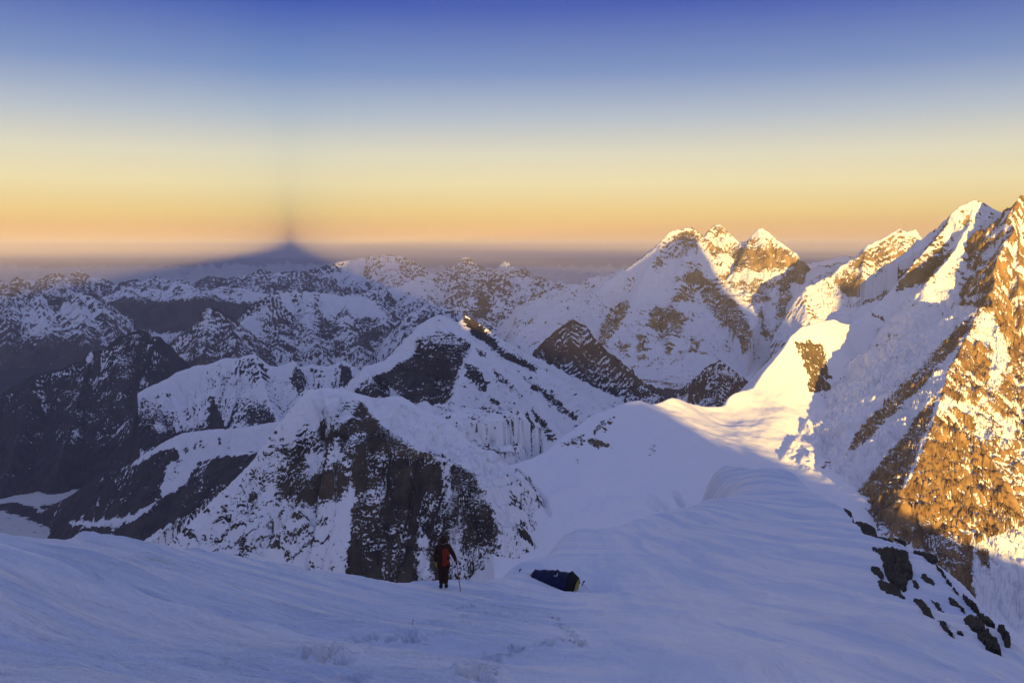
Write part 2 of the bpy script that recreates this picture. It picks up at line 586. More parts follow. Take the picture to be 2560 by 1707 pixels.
# ---- the rock-faced peak beyond the tent
mountain('near peak with a steep dark rock face beyond the climber', (300, 1360), (1700, 2560), (400, 360), [
    R_([(800, 970, 2300), (770, 972, 2290), (745, 1000, 2270), (695, 1062, 2240), (622, 1161, 2200), (505, 1278, 2150), (424, 1353, 2110), (330, 1440, 2060), (200, 1560, 2000)], l=0.70, r=1.5, rib=(26, 12, 60)),
    R_([(800, 970, 2300), (858, 970, 2320), (906, 987, 2300), (946, 996, 2290), (975, 990, 2295), (1005, 990, 2300), (1034, 1010, 2290), (1070, 1029, 2290), (1114, 1047, 2290), (1151, 1080, 2270), (1187, 1117, 2260), (1230, 1137, 2270), (1285, 1168, 2300)], l=0.9, r=0.34, d1=215, q=4.0, jag=0.8, rib=(60, 2, 60)),
    R_([(901, 1000, 2290), (949, 1062, 2180), (985, 1091, 2130), (1058, 1128, 2080), (1106, 1143, 2060), (1150, 1168, 2040), (1186, 1190, 2030), (1219, 1256, 1990), (1241, 1311, 1960), (1250, 1420, 1920)], l=0.12, r=1.35, rib=(30, 16, 50)),
    R_([(520, 1400, 1975), (700, 1414, 1945), (850, 1430, 1935), (980, 1448, 1930), (1100, 1465, 1920)], l=0.6, r=0.9, rib=(24, 6, 40)),
    R_([(885, 1210, 2110), (872, 1290, 2040), (860, 1370, 1985), (850, 1460, 1930)], l=0.75, r=0.7, rib=(24, 8, 40)),
    R_([(901, 1000, 2290), (870, 1070, 2190), (820, 1150, 2110), (745, 1270, 2010), (650, 1400, 1940)], l=0.85, r=0.65, rib=(24, 12, 50)),
], M_NEAR, base=0.05, clip=(300, 1300, 1.0), rough=8, furrow=(20, 9), warp=4, seed=3, k=4, slope_rock=(0.8, 1.5, 0.25), conv=0.18, floor=-1200, polys=[
    ([(770, 968), (858, 966), (906, 984), (1005, 986), (1114, 1044), (1190, 1115), (1260, 1160), (1275, 1330), (1240, 1290), (1222, 1235), (1190, 1182), (1150, 1160), (1106, 1135), (1058, 1120), (985, 1082), (949, 1052), (910, 1000), (860, 1000), (800, 1000), (770, 985)], -0.6, 5),
    ([(640, 1150), (700, 1075), (735, 1100), (700, 1190), (640, 1270), (560, 1330), (480, 1370), (560, 1260)], 0.50, 20),
    ([(735, 1045), (762, 1030), (850, 1090), (815, 1120), (770, 1140), (735, 1110)], 0.58, 12),
    ([(790, 1000), (880, 1010), (870, 1060), (800, 1040)], 0.22, 15),
    ([(715, 1110), (765, 1125), (775, 1200), (745, 1270), (680, 1260), (695, 1180)], 0.72, 15),
    ([(770, 1190), (850, 1150), (880, 1210), (850, 1260), (770, 1290), (700, 1280)], 0.60, 20),
    ([(560, 1300), (700, 1270), (800, 1290), (760, 1400), (600, 1420), (480, 1390)], 0.36, 25),
    ([(899, 1000), (949, 1062), (985, 1091), (1058, 1128), (1106, 1143), (1150, 1168), (1186, 1190), (1219, 1256), (1241, 1311), (1246, 1380), (1235, 1470), (850, 1470), (870, 1330), (872, 1260), (885, 1210), (870, 1150), (835, 1110), (850, 1070), (885, 1030)], 0.68, 12),
    ([(890, 1200), (960, 1170), (1010, 1230), (1050, 1330), (1010, 1420), (890, 1430), (880, 1330)], 0.74, 30),
    ([(1108, 1155), (1122, 1155), (1130, 1230), (1125, 1300), (1112, 1235)], 0.26, 12),
    ([(860, 1215), (878, 1230), (872, 1330), (862, 1430), (800, 1430), (830, 1300)], 0.20, 12),
    ([(1045, 1320), (1058, 1310), (1075, 1450), (1045, 1450)], 0.26, 14),
    ([(1130, 1310), (1150, 1290), (1165, 1450), (1125, 1450)], 0.26, 16),
    ([(650, 1380), (800, 1340), (860, 1440), (640, 1440)], 0.22, 20),
], tints=[([(945, 1115), (985, 1088), (1060, 1126), (1100, 1140), (1040, 1148), (990, 1136)], 1.0, 6), ([(885, 1010), (930, 1020), (950, 1070), (880, 1090)], 0.5, 20), ([(620, 1270), (900, 1100), (900, 1300), (650, 1400)], 0.4, 40)])

# ---- the central pyramid with the slanting snow slope
mountain('twin-topped pyramid with a dark left face and a snow slope streaked with rock', (780, 1640), (3900, 5750), (300, 300), [
    R_([(800, 1010, 4700), (886, 970, 4800), (913, 915, 4950), (961, 901, 5000), (1005, 872, 5050), (1019, 842, 5100), (1052, 809, 5150), (1085, 789, 5200), (1103, 786, 5200), (1122, 795, 5200), (1143, 808, 5250), (1165, 788, 5350), (1187, 802, 5330), (1224, 824, 5280), (1250, 846, 5230), (1268, 875, 5170), (1312, 894, 5100), (1348, 919, 5020), (1421, 963, 4880), (1495, 1014, 4750), (1560, 1060, 4600), (1640, 1130, 4450)], l=0.95, r=0.62, jag=1.3, rib=(30, 5, 80)),
    R_([(1122, 795, 5200), (1143, 831, 5100), (1184, 853, 5000), (1180, 872, 4950), (1158, 927, 4780), (1140, 970, 4650), (1122, 1025, 4500), (1105, 1090, 4350)], l=0.55, r=1.0, rib=(20, 9, 50)),
    R_([(1250, 846, 5230), (1330, 985, 4850), (1420, 1110, 4500)], l=0.5, r=0.55, rib=(24, 4, 40)),
    R_([(913, 915, 4950), (950, 985, 4700), (985, 1040, 4500)], l=0.9, r=0.9, rib=(20, 8, 50)),
], M_MID, base=-0.25, clip=(850, 1560, 1.2), rough=5, warp=3, seed=9, k=3, slope_rock=(0.8, 1.4, 0.15), conv=0.22, floor=-1500, polys=[
    ([(886, 970), (940, 930), (1000, 905), (1030, 870), (1052, 830), (1100, 820), (1140, 832), (1182, 858), (1165, 900), (1135, 960), (1115, 1035), (1060, 1030), (1010, 1000), (946, 1000), (880, 990)], 0.70, 8),
    ([(1000, 925), (1060, 900), (1130, 880), (1120, 1000), (1050, 1010), (1000, 970)], 0.76, 25),
    ([(903, 930), (961, 903), (1005, 875), (1040, 862), (1035, 885), (990, 912), (950, 935), (910, 945)], 0.05, 6),
    ([(1060, 812), (1100, 790), (1112, 812), (1060, 842)], 0.30, 10),
    ([(1150, 790), (1170, 790), (1200, 812), (1265, 876), (1350, 922), (1340, 936), (1250, 892), (1180, 836)], 0.72, 6),
    ([(1185, 858), (1215, 885), (1222, 900), (1195, 890)], 0.62, 5),
    ([(1165, 905), (1190, 915), (1222, 955), (1215, 985), (1185, 965), (1160, 940)], 0.66, 6),
    ([(1215, 985), (1240, 1000), (1275, 1045), (1330, 1110), (1345, 1140), (1310, 1130), (1260, 1060)], 0.62, 6),
    ([(1290, 925), (1350, 965), (1420, 1020), (1475, 1065), (1450, 1068), (1390, 1020), (1330, 975)], 0.62, 6),
    ([(1320, 1010), (1360, 1045), (1400, 1100), (1380, 1110), (1345, 1070)], 0.66, 6),
    ([(1222, 1050), (1245, 1070), (1275, 1130), (1245, 1140), (1228, 1090)], 0.72, 6),
    ([(1210, 900), (1260, 940), (1320, 1000), (1300, 995), (1240, 945)], 0.5, 5),
])

# ---- the dark pyramid behind it
mountain('dark rocky pyramid standing behind the snow dome', (1270, 1760), (5600, 6900), (200, 200), [
    R_([(1300, 930, 6300), (1337, 886, 6350), (1352, 861, 6400), (1392, 824, 6450), (1429, 798, 6500), (1462, 813, 6480), (1484, 842, 6420), (1516, 879, 6350), (1560, 926, 6250), (1619, 963, 6150), (1660, 996, 6100), (1740, 1050, 6000)], l=0.9, r=1.0, rib=(26, 8, 50)),
    R_([(1429, 798, 6500), (1425, 880, 6250), (1480, 960, 6000), (1530, 1030, 5800)], l=0.8, r=0.9, rib=(20, 8, 40)),
], M_MID, base=0.74, rough=6, warp=4, seed=13, k=3, slope_rock=(0.7, 1.3, 0.1), conv=0.2, floor=-1700, polys=[
    ([(1400, 825), (1429, 797), (1470, 812), (1480, 850), (1430, 850)], 0.52, 12),
    ([(1440, 900), (1500, 900), (1560, 960), (1520, 960)], 0.6, 12),
    ([(1500, 990), (1560, 980), (1620, 1010), (1500, 1040)], 0.35, 12),
])

# ---- the golden massif
mountain('high massif with three sunlit golden summits over shaded snow slopes', (1240, 2110), (6700, 9600), (330, 300), [
    R_([(1240, 880, 7700), (1312, 820, 8000), (1400, 758, 8300), (1443, 744, 8400), (1495, 725, 8500), (1531, 693, 8600), (1568, 671, 8650), (1604, 645, 8700), (1629, 626, 8750), (1653, 601, 8800), (1678, 579, 8850), (1698, 572, 8900), (1731, 568, 8900), (1743, 583, 8900), (1757, 597, 8900), (1767, 581, 8950), (1784, 564, 9000), (1800, 560, 9000), (1816, 577, 9000), (1835, 595, 8950), (1847, 605, 8900), (1865, 603, 8850), (1882, 585, 8800), (1894, 572, 8800), (1910, 570, 8800), (1927, 583, 8780), (1943, 599, 8750), (1967, 615, 8700), (1992, 636, 8650), (2008, 654, 8600), (2033, 677, 8550), (2053, 697, 8500), (2110, 750, 8400)], l=1.0, r=1.0, d1=640, q=0.34, jag=3.0, rib=(26, 7, 40)),
    R_([(1904, 572, 8800), (1888, 640, 8620), (1898, 700, 8430), (1958, 720, 8300), (1985, 790, 8050), (2003, 850, 7850)], l=0.95, r=0.8, d1=500, q=0.4, rib=(18, 7, 30)),
    R_([(1757, 597, 8900), (1752, 650, 8680), (1800, 720, 8420), (1850, 780, 8200), (1890, 860, 7950)], l=0.75, r=0.85, d1=500, q=0.4, rib=(18, 7, 30)),
    R_([(1653, 601, 8800), (1610, 700, 8420), (1570, 790, 8080), (1500, 850, 7800)], l=0.7, r=0.8, d1=500, q=0.4, rib=(20, 6, 30)),
    R_([(1731, 568, 8900), (1700, 680, 8480), (1690, 780, 8120), (1670, 870, 7800)], l=0.7, r=0.7, d1=500, q=0.4, rib=(20, 6, 30)),
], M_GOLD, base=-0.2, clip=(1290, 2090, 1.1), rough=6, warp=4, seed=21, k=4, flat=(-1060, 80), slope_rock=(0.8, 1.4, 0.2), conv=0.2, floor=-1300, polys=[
    ([(1640, 612), (1690, 578), (1735, 575), (1755, 600), (1720, 640), (1660, 650)], 0.52, 14),
    ([(1760, 592), (1800, 575), (1850, 610), (1910, 585), (2010, 660), (1950, 700), (1930, 755), (1880, 765), (1840, 740), (1770, 660)], 0.52, 12),
    ([(1870, 605), (1905, 580), (2000, 655), (1945, 695), (1890, 690)], 0.62, 10),
    ([(1945, 702), (2005, 652), (2053, 695), (2015, 717)], 0.95, 4),  # shade triangle beside the saddle, painted in as dark rock
    ([(1745, 690), (1790, 700), (1850, 760), (1885, 830), (1895, 872), (1850, 880), (1820, 830), (1780, 790), (1745, 740)], 0.64, 12),
    ([(1620, 770), (1680, 757), (1712, 790), (1705, 850), (1670, 892), (1650, 850), (1620, 820)], 0.62, 12),
    ([(1700, 640), (1745, 650), (1762, 690), (1742, 740), (1690, 762), (1675, 745), (1715, 700)], 0.62, 12),
    ([(1500, 810), (1540, 760), (1585, 715), (1572, 780), (1525, 855), (1490, 870)], 0.62, 8),
    ([(1640, 640), (1665, 650), (1650, 690), (1625, 690)], 0.55, 8),
    ([(1560, 690), (1600, 670), (1590, 720), (1560, 730)], 0.45, 8),
    ([(1945, 702), (1978, 706), (2002, 780), (2014, 822), (1985, 875), (1940, 885), (1925, 840), (1942, 760)], 0.64, 11),
    ([(1905, 765), (1932, 850), (1912, 865), (1890, 790)], 0.70, 7),
    ([(1590, 820), (1625, 850), (1615, 905), (1590, 895)], 0.6, 8),
    ([(1545, 840), (1580, 850), (1570, 895), (1540, 890)], 0.55, 8),
    ([(1725, 830), (1752, 850), (1745, 885), (1722, 880)], 0.6, 8),
    ([(1976, 707), (2010, 719), (2060, 705), (2100, 760), (2040, 830), (2000, 770)], 0.02, 6),
])
mountain('small dark rock pyramid at the foot of the golden massif', (1680, 1960), (5450, 6400), (130, 130), [
    R_([(1700, 1040, 5850), (1722, 1005, 5900), (1731, 946, 6000), (1765, 918, 6050), (1800, 899, 6100), (1840, 930, 6100), (1882, 960, 6150), (1940, 1010, 6200)], l=0.9, r=0.95, rib=(20, 6, 30)),
    R_([(1800, 899, 6100), (1797, 960, 5900), (1790, 1030, 5700)], l=0.9, r=0.9, rib=(16, 6, 30)),
], M_MID, base=0.66, rough=6, warp=4, seed=23, k=3, conv=0.2, slope_rock=(0.7, 1.3, 0.1), floor=-1500, polys=[([(1810, 920), (1850, 940), (1880, 970), (1830, 990)], 0.55, 10)])

# ---- the second golden peak and its snow saddle
mountain('golden pointed peak rising from a shaded snow saddle', (1930, 2420), (6700, 8500), (220, 220), [
    R_([(1930, 760, 7500), (1985, 722, 7550), (2010, 718, 7600), (2033, 713, 7650), (2057, 699, 7700), (2082, 687, 7750), (2106, 662, 7800), (2151, 638, 7850), (2167, 613, 7900), (2212, 593, 7950), (2249, 572, 8000), (2269, 579, 8000), (2290, 572, 8020), (2314, 609, 8050), (2380, 660, 8100)], l=1.0, r=0.9, d1=420, q=0.3, jag=3.0, rib=(18, 7, 40)),
    R_([(2249, 572, 8000), (2215, 660, 7750), (2230, 720, 7560)], l=0.8, r=0.8, d1=300, q=0.3, rib=(14, 6, 30)),
    R_([(2167, 613, 7900), (2155, 690, 7650), (2160, 750, 7450)], l=0.8, r=0.8, d1=300, q=0.3, rib=(14, 6, 30)),
], M_GOLD, base=0.0, clip=(2015, 2600, 1.1), rough=4, warp=4, seed=27, k=4, conv=0.15, slope_rock=(0.9, 1.5, 0.1), floor=-1100, polys=[
    ([(2085, 688), (2150, 640), (2180, 612), (2250, 580), (2255, 640), (2200, 715), (2160, 700), (2110, 725)], 0.60, 8),
    ([(2240, 580), (2300, 590), (2300, 640), (2260, 700), (2220, 700)], 0.55, 10),
    ([(2090, 700), (2150, 690), (2190, 718), (2165, 748), (2110, 742)], 0.86, 8),
    ([(2178, 740), (2192, 735), (2190, 770), (2180, 770)], 0.8, 4),
])

# ---- the peaks on the right
mountain('leaning snow peak with a rock rib behind the sunlit buttress', (2060, 2640), (3000, 4000), (300, 300), [
    R_([(2060, 850, 3460), (2120, 812, 3480), (2180, 772, 3500), (2225, 732, 3520), (2253, 699, 3530), (2294, 646, 3545), (2327, 609, 3555), (2367, 564, 3570), (2376, 536, 3575), (2400, 515, 3580), (2433, 499, 3580), (2465, 509, 3570), (2498, 528, 3550), (2523, 544, 3530), (2640, 520, 3530)], l=1.0, r=1.3, jag=1.6, rib=(40, 8, 60)),
    R_([(2433, 499, 3580), (2425, 560, 3510), (2370, 650, 3420), (2320, 700, 3370)], l=0.8, r=0.8, d1=400, q=0.5, rib=(24, 9, 40)),
    R_([(2523, 544, 3530), (2480, 640, 3410), (2420, 740, 3290), (2380, 800, 3210)], l=0.75, r=0.7, d1=400, q=0.5, rib=(26, 10, 40)),
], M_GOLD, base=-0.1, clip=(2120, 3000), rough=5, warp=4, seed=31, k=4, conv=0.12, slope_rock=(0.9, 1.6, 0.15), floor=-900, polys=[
    ([(2225, 735), (2294, 646), (2376, 540), (2420, 530), (2440, 545), (2400, 600), (2380, 640), (2330, 690), (2300, 725), (2270, 720), (2245, 745)], 0.62, 8),
    ([(2376, 536), (2433, 499), (2425, 530), (2390, 580), (2360, 600)], 0.15, 8),
    ([(2395, 575), (2430, 540), (2425, 590), (2390, 620)], 0.2, 6),
    ([(2430, 600), (2455, 560), (2480, 575), (2440, 610)], 0.66, 6),
])
mountain('sunlit golden rock buttress and wall rising at the edge of the snow bowl', (2020, 2900), (1950, 3650), (460, 430), [
    R_([(2449, 766, 3000), (2441, 797, 2950), (2416, 842, 2850), (2396, 891, 2760), (2371, 923, 2690), (2359, 977, 2610), (2335, 1046, 2520), (2318, 1094, 2450), (2294, 1159, 2370), (2269, 1200, 2310), (2253, 1245, 2250), (2235, 1330, 2180)], l=0.75, r=0.50, jag=5.0, rib=(22, 7, 40)),
    R_([(2449, 766, 3000), (2475, 768, 3060), (2482, 724, 3150), (2486, 679, 3210), (2492, 642, 3250), (2518, 601, 3300), (2531, 568, 3330), (2523, 540, 3370), (2539, 503, 3400), (2553, 489, 3420), (2620, 492, 3480), (2750, 500, 3560), (2900, 520, 3600)], l=1.0, r=1.45, d1=560, q=0.42, jag=2.2, rib=(34, 20, 50)),
    R_([(2539, 503, 3400), (2545, 720, 3180), (2570, 900, 3020), (2540, 1060, 2860), (2500, 1220, 2720), (2470, 1330, 2600)], l=0.9, r=0.9, d1=300, q=0.5, rib=(24, 12, 40)),
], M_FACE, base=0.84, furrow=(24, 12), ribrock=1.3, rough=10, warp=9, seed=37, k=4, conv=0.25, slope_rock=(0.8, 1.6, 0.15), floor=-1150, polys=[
    ([(2020, 760), (2449, 762), (2416, 842), (2371, 923), (2335, 1046), (2294, 1159), (2253, 1240), (2100, 1290), (2020, 1290)], 0.06, 4),
    ([(2449, 766), (2416, 838), (2360, 905), (2300, 975), (2230, 1040), (2160, 1110), (2110, 1140), (2140, 1080), (2230, 985), (2310, 905), (2380, 832)], 0.60, 5),
    ([(2355, 960), (2330, 1040), (2290, 1150), (2250, 1230), (2180, 1260), (2135, 1245), (2180, 1180), (2240, 1110), (2300, 1030)], 0.62, 8),
    ([(2452, 765), (2486, 790), (2510, 830), (2525, 900), (2500, 970), (2470, 960), (2480, 870), (2440, 850), (2425, 840)], 0.14, 8),
    ([(2365, 980), (2395, 1000), (2420, 1000), (2460, 1010), (2430, 1040), (2385, 1020), (2350, 1020)], 0.24, 10),
    ([(2440, 1035), (2480, 1040), (2490, 1090), (2450, 1110), (2430, 1080)], 0.25, 8),
    ([(2505, 1040), (2535, 1050), (2540, 1090), (2510, 1110)], 0.2, 8),
    ([(2130, 1245), (2255, 1215), (2330, 1290), (2400, 1330), (2450, 1390), (2420, 1420), (2300, 1380), (2180, 1300)], 0.70, 8),
    ([(2440, 1350), (2500, 1335), (2560, 1315), (2900, 1280), (2900, 1700), (2480, 1700), (2430, 1450)], 0.02, 8),
    ([(2440, 1370), (2470, 1370), (2475, 1420), (2455, 1420)], 0.75, 5),
])

# ---- fluted ridge, left of centre
mountain('white fluted snow ridge with dark rock ribs above the valley glacier', (250, 980), (5500, 7450), (380, 260), [
    R_([(333, 1010, 6440), (340, 985, 6500), (366, 970, 6560), (420, 945, 6650), (439, 930, 6700), (490, 914, 6760), (523, 910, 6780), (556, 895, 6800), (592, 895, 6800), (636, 883, 6800), (658, 901, 6780), (673, 914, 6770), (695, 916, 6770), (735, 901, 6800), (750, 916, 6800), (779, 910, 6850), (815, 916, 6850), (862, 901, 6900), (884, 916, 6850), (902, 927, 6850), (980, 980, 6800)], l=0.9, r=0.85, cap=4.0, jag=1.4, rib=(11, 11, 40)),
    R_([(636, 883, 6800), (652, 940, 6620), (672, 1000, 6420), (705, 1070, 6200)], l=0.75, r=0.75, rib=(10, 9, 25)),
    R_([(523, 910, 6780), (525, 960, 6640), (540, 1010, 6460), (545, 1090, 6200)], l=0.75, r=0.75, rib=(10, 9, 25)),
    R_([(420, 945, 6650), (398, 1030, 6380), (405, 1110, 6150)], l=0.8, r=0.8, rib=(9, 8, 25)),
    R_([(735, 901, 6800), (760, 960, 6600), (800, 1020, 6400)], l=0.75, r=0.75, rib=(10, 8, 25)),
], M_FLUTE, base=0.16, clip=(332, 1100), rough=3, warp=3, seed=41, k=2, conv=-0.34, slope_rock=(0.8, 1.5, 0.2), floor=-1950, polys=[
    ([(335, 985), (410, 1000), (440, 1040), (430, 1115), (330, 1100)], 0.46, 15),
    ([(330, 1055), (400, 1080), (560, 1060), (560, 1110), (330, 1130)], 0.72, 15),
    ([(525, 985), (545, 1010), (562, 1075), (520, 1078)], 0.85, 8),
    ([(640, 985), (670, 1010), (700, 1060), (640, 1065), (600, 1040)], 0.58, 10),
    ([(440, 935), (500, 915), (520, 960), (500, 1000), (450, 1000)], 0.06, 15),
    ([(545, 930), (600, 940), (640, 980), (600, 1010), (555, 980)], 0.48, 12),
    ([(658, 905), (700, 920), (740, 950), (720, 985), (680, 960)], 0.25, 12),
    ([(735, 905), (752, 918), (770, 960), (745, 985), (725, 950)], 0.62, 8),
    ([(850, 905), (880, 918), (880, 960), (855, 970)], 0.62, 8),
])

# ---- brown rock mountain at the left
mountain('brown craggy mountain with thin snow patches above the dark valley', (-160, 470), (6450, 9500), (330, 260), [
    R_([(-200, 1040, 7900), (-100, 1010, 8000), (0, 985, 8100), (51, 952, 8150), (88, 932, 8200), (146, 923, 8250), (183, 905, 8300), (212, 897, 8300), (227, 879, 8350), (256, 875, 8350), (296, 842, 8400), (322, 831, 8400), (347, 824, 8400), (366, 828, 8400), (380, 839, 8400), (402, 842, 8400), (425, 880, 8350), (470, 930, 8250)], l=0.9, r=0.85, jag=3, rib=(20, 10, 40)),
    R_([(322, 831, 8400), (300, 920, 8050), (310, 1000, 7700), (330, 1080, 7350), (310, 1160, 7000)], l=0.8, r=0.8, rib=(18, 9, 30)),
    R_([(227, 879, 8350), (200, 980, 7900), (170, 1080, 7450), (140, 1180, 7000)], l=0.8, r=0.8, rib=(18, 9, 30)),
    R_([(88, 932, 8200), (60, 1040, 7700), (30, 1150, 7200), (0, 1230, 6850)], l=0.8, r=0.8, rib=(18, 9, 30)),
], M_DARK, base=0.98, rough=6, warp=5, seed=47, k=3, conv=0.22, slope_rock=(0.6, 1.2, 0.05), floor=-2000, polys=[
    ([(290, 890), (330, 880), (345, 930), (320, 960), (290, 940)], 0.60, 12),
    ([(212, 897), (227, 879), (235, 890), (222, 908)], 0.1, 4),
    ([(295, 845), (350, 825), (380, 842), (350, 852), (300, 862)], 0.66, 6),
    ([(180, 1080), (205, 1060), (190, 1110), (160, 1130)], 0.45, 6),
    ([(80, 1085), (115, 1068), (100, 1085), (82, 1105)], 0.45, 6),
    ([(210, 1020), (240, 1010), (250, 1050), (220, 1060)], 0.6, 10),
    ([(-100, 1120), (330, 1110), (330, 1260), (-100, 1260)], 0.97, 20),
])

# ---- snow-crested spur and the dark ridges by the glacier
mountain('dark rock spur with a smooth snow crest dropping to the glacier', (20, 800), (4600, 6600), (360, 260), [
    R_([(800, 1035, 5250), (691, 1053, 5400), (600, 1069, 5500), (523, 1073, 5600), (457, 1082, 5700), (406, 1106, 5750), (329, 1154, 5850), (260, 1179, 6000), (183, 1234, 6150), (128, 1264, 6250), (110, 1276, 6270)], l=0.9, r=0.62, jag=0.9, rib=(30, 5, 60)),
    R_([(720, 1105, 4900), (647, 1132, 5050), (600, 1128, 5150), (541, 1143, 5250), (490, 1180, 5300), (439, 1238, 5330), (380, 1285, 5400), (318, 1312, 5470)], l=0.62, r=0.62, jag=1.2, rib=(30, 6, 50)),
], M_DARK, base=1.2, rough=3, warp=3, seed=53, k=4, conv=0.1, slope_rock=(0.5, 1.2, 0.02), floor=-1960, polys=[
    ([(800, 1030), (691, 1050), (600, 1066), (523, 1070), (457, 1079), (400, 1106), (345, 1144), (325, 1168), (345, 1160), (395, 1128), (440, 1122), (450, 1150), (478, 1160), (540, 1143), (600, 1138), (690, 1120), (800, 1090)], 0.04, 3),
    ([(450, 1125), (470, 1110), (472, 1132), (458, 1134)], 0.6, 3),
    ([(478, 1118), (490, 1105), (492, 1122), (480, 1124)], 0.6, 3),
    ([(500, 1100), (512, 1110), (518, 1122), (502, 1120)], 0.66, 3),
    ([(540, 1090), (552, 1098), (558, 1115), (546, 1108)], 0.66, 3),
    ([(425, 1150), (478, 1155), (495, 1160), (470, 1205), (440, 1230), (370, 1262), (330, 1283), (300, 1292), (250, 1298), (230, 1305), (170, 1300), (180, 1315), (270, 1318), (345, 1300), (400, 1250), (405, 1210), (415, 1180)], 0.10, 5),
    ([(490, 1165), (530, 1148), (525, 1160), (500, 1170)], 0.2, 3),
    ([(500, 1180), (508, 1180), (506, 1230), (500, 1235)], 0.5, 3),
    ([(522, 1185), (530, 1185), (518, 1225), (512, 1220)], 0.5, 3),
])

# ---- farther peaks on the left
mountain('square-shouldered snowy peak beyond the brown mountain', (390, 690), (10900, 13100), (180, 180), [
    R_([(395, 890, 11700), (420, 866, 11800), (450, 842, 11900), (475, 820, 12000), (483, 806, 12000), (501, 784, 12000), (519, 771, 12000), (545, 771, 12000), (563, 784, 12000), (585, 791, 11950), (600, 813, 11900), (621, 842, 11850), (640, 878, 11800), (680, 930, 11700)], l=0.9, r=0.9, jag=2, rib=(16, 7, 30)),
    R_([(532, 771, 12000), (520, 840, 11600), (500, 910, 11200)], l=0.8, r=0.8, rib=(14, 7, 25)),
    R_([(563, 784, 12000), (590, 850, 11600), (600, 910, 11250)], l=0.8, r=0.8, rib=(14, 7, 25)),
], M_FAR, base=0.55, rough=5, warp=4, seed=59, k=3, conv=0.22, slope_rock=(0.7, 1.3, 0.1), floor=-2100, polys=[
    ([(505, 784), (520, 771), (560, 780), (570, 810), (530, 830), (500, 820)], 0.34, 10)])
mountain('broad range of snow and dark cliffs behind the fluted ridge', (560, 1130), (11000, 15000), (280, 220), [
    R_([(560, 840, 12700), (600, 806, 13000), (669, 755, 13600), (676, 733, 13800), (731, 725, 14000), (775, 729, 14000), (823, 733, 14000), (860, 740, 14100), (891, 727, 14200), (921, 744, 14100), (953, 762, 14000), (997, 795, 13800), (1040, 822, 13500), (1130, 870, 13000)], l=0.8, r=0.75, jag=2.5, rib=(18, 8, 30)),
    R_([(775, 729, 14000), (765, 800, 13200), (800, 880, 12300)], l=0.6, r=0.6, rib=(16, 7, 25)),
    R_([(676, 733, 13800), (705, 800, 13000), (690, 880, 12100)], l=0.6, r=0.6, rib=(16, 7, 25)),
    R_([(891, 727, 14200), (860, 800, 13300), (900, 870, 12500)], l=0.6, r=0.6, rib=(16, 7, 25)),
    R_([(953, 762, 14000), (960, 830, 13200), (1000, 880, 12600)], l=0.6, r=0.6, rib=(16, 7, 25)),
], M_FAR, base=0.30, clip=(600, 1060, 1.2), rough=6, warp=5, seed=61, k=3, conv=0.25, slope_rock=(0.6, 1.2, 0.15), floor=-2100, polys=[
    ([(600, 806), (669, 757), (672, 800), (640, 850), (660, 890), (620, 860)], 0.05, 10),
    ([(645, 800), (720, 790), (760, 830), (740, 870), (690, 890), (655, 850)], 0.56, 25),
    ([(790, 760), (850, 800), (850, 870), (790, 850)], 0.56, 25),
    ([(880, 800), (960, 800), (1000, 850), (960, 900), (880, 890)], 0.55, 25),
    ([(860, 730), (925, 745), (960, 790), (900, 790), (850, 760)], 0.18, 10),
])
mountain('hazy sawtooth peaks at the far side of the valley', (-200, 330), (13800, 17500), (220, 180), [
    R_([(-200, 770, 16000), (-120, 750, 16000), (-40, 745, 16000), (0, 740, 16000), (22, 716, 16200), (40, 722, 16200), (46, 755, 16100), (70, 752, 16000), (99, 735, 16000), (120, 748, 16000), (135, 740, 16000), (154, 742, 16000), (175, 750, 16000), (197, 731, 16000), (234, 733, 16000), (249, 755, 15800), (262, 800, 15500), (300, 860, 15000)], l=0.8, r=0.75, jag=3, rib=(14, 8, 25)),
    R_([(99, 735, 16000), (115, 800, 15200), (120, 860, 14500)], l=0.6, r=0.6, rib=(12, 6, 25)),
    R_([(197, 731, 16000), (205, 800, 15200), (215, 860, 14500)], l=0.6, r=0.6, rib=(12, 6, 25)),
    R_([(22, 716, 16200), (30, 800, 15200), (20, 870, 14400)], l=0.6, r=0.6, rib=(12, 6, 25)),
], M_FAR, base=0.55, rough=6, warp=5, seed=67, k=3, conv=0.25, slope_rock=(0.6, 1.2, 0.2), floor=-2100, polys=[
    ([(-200, 855), (40, 850), (110, 862), (180, 845), (240, 850), (300, 900), (300, 980), (-200, 980)], 0.9, 45)])
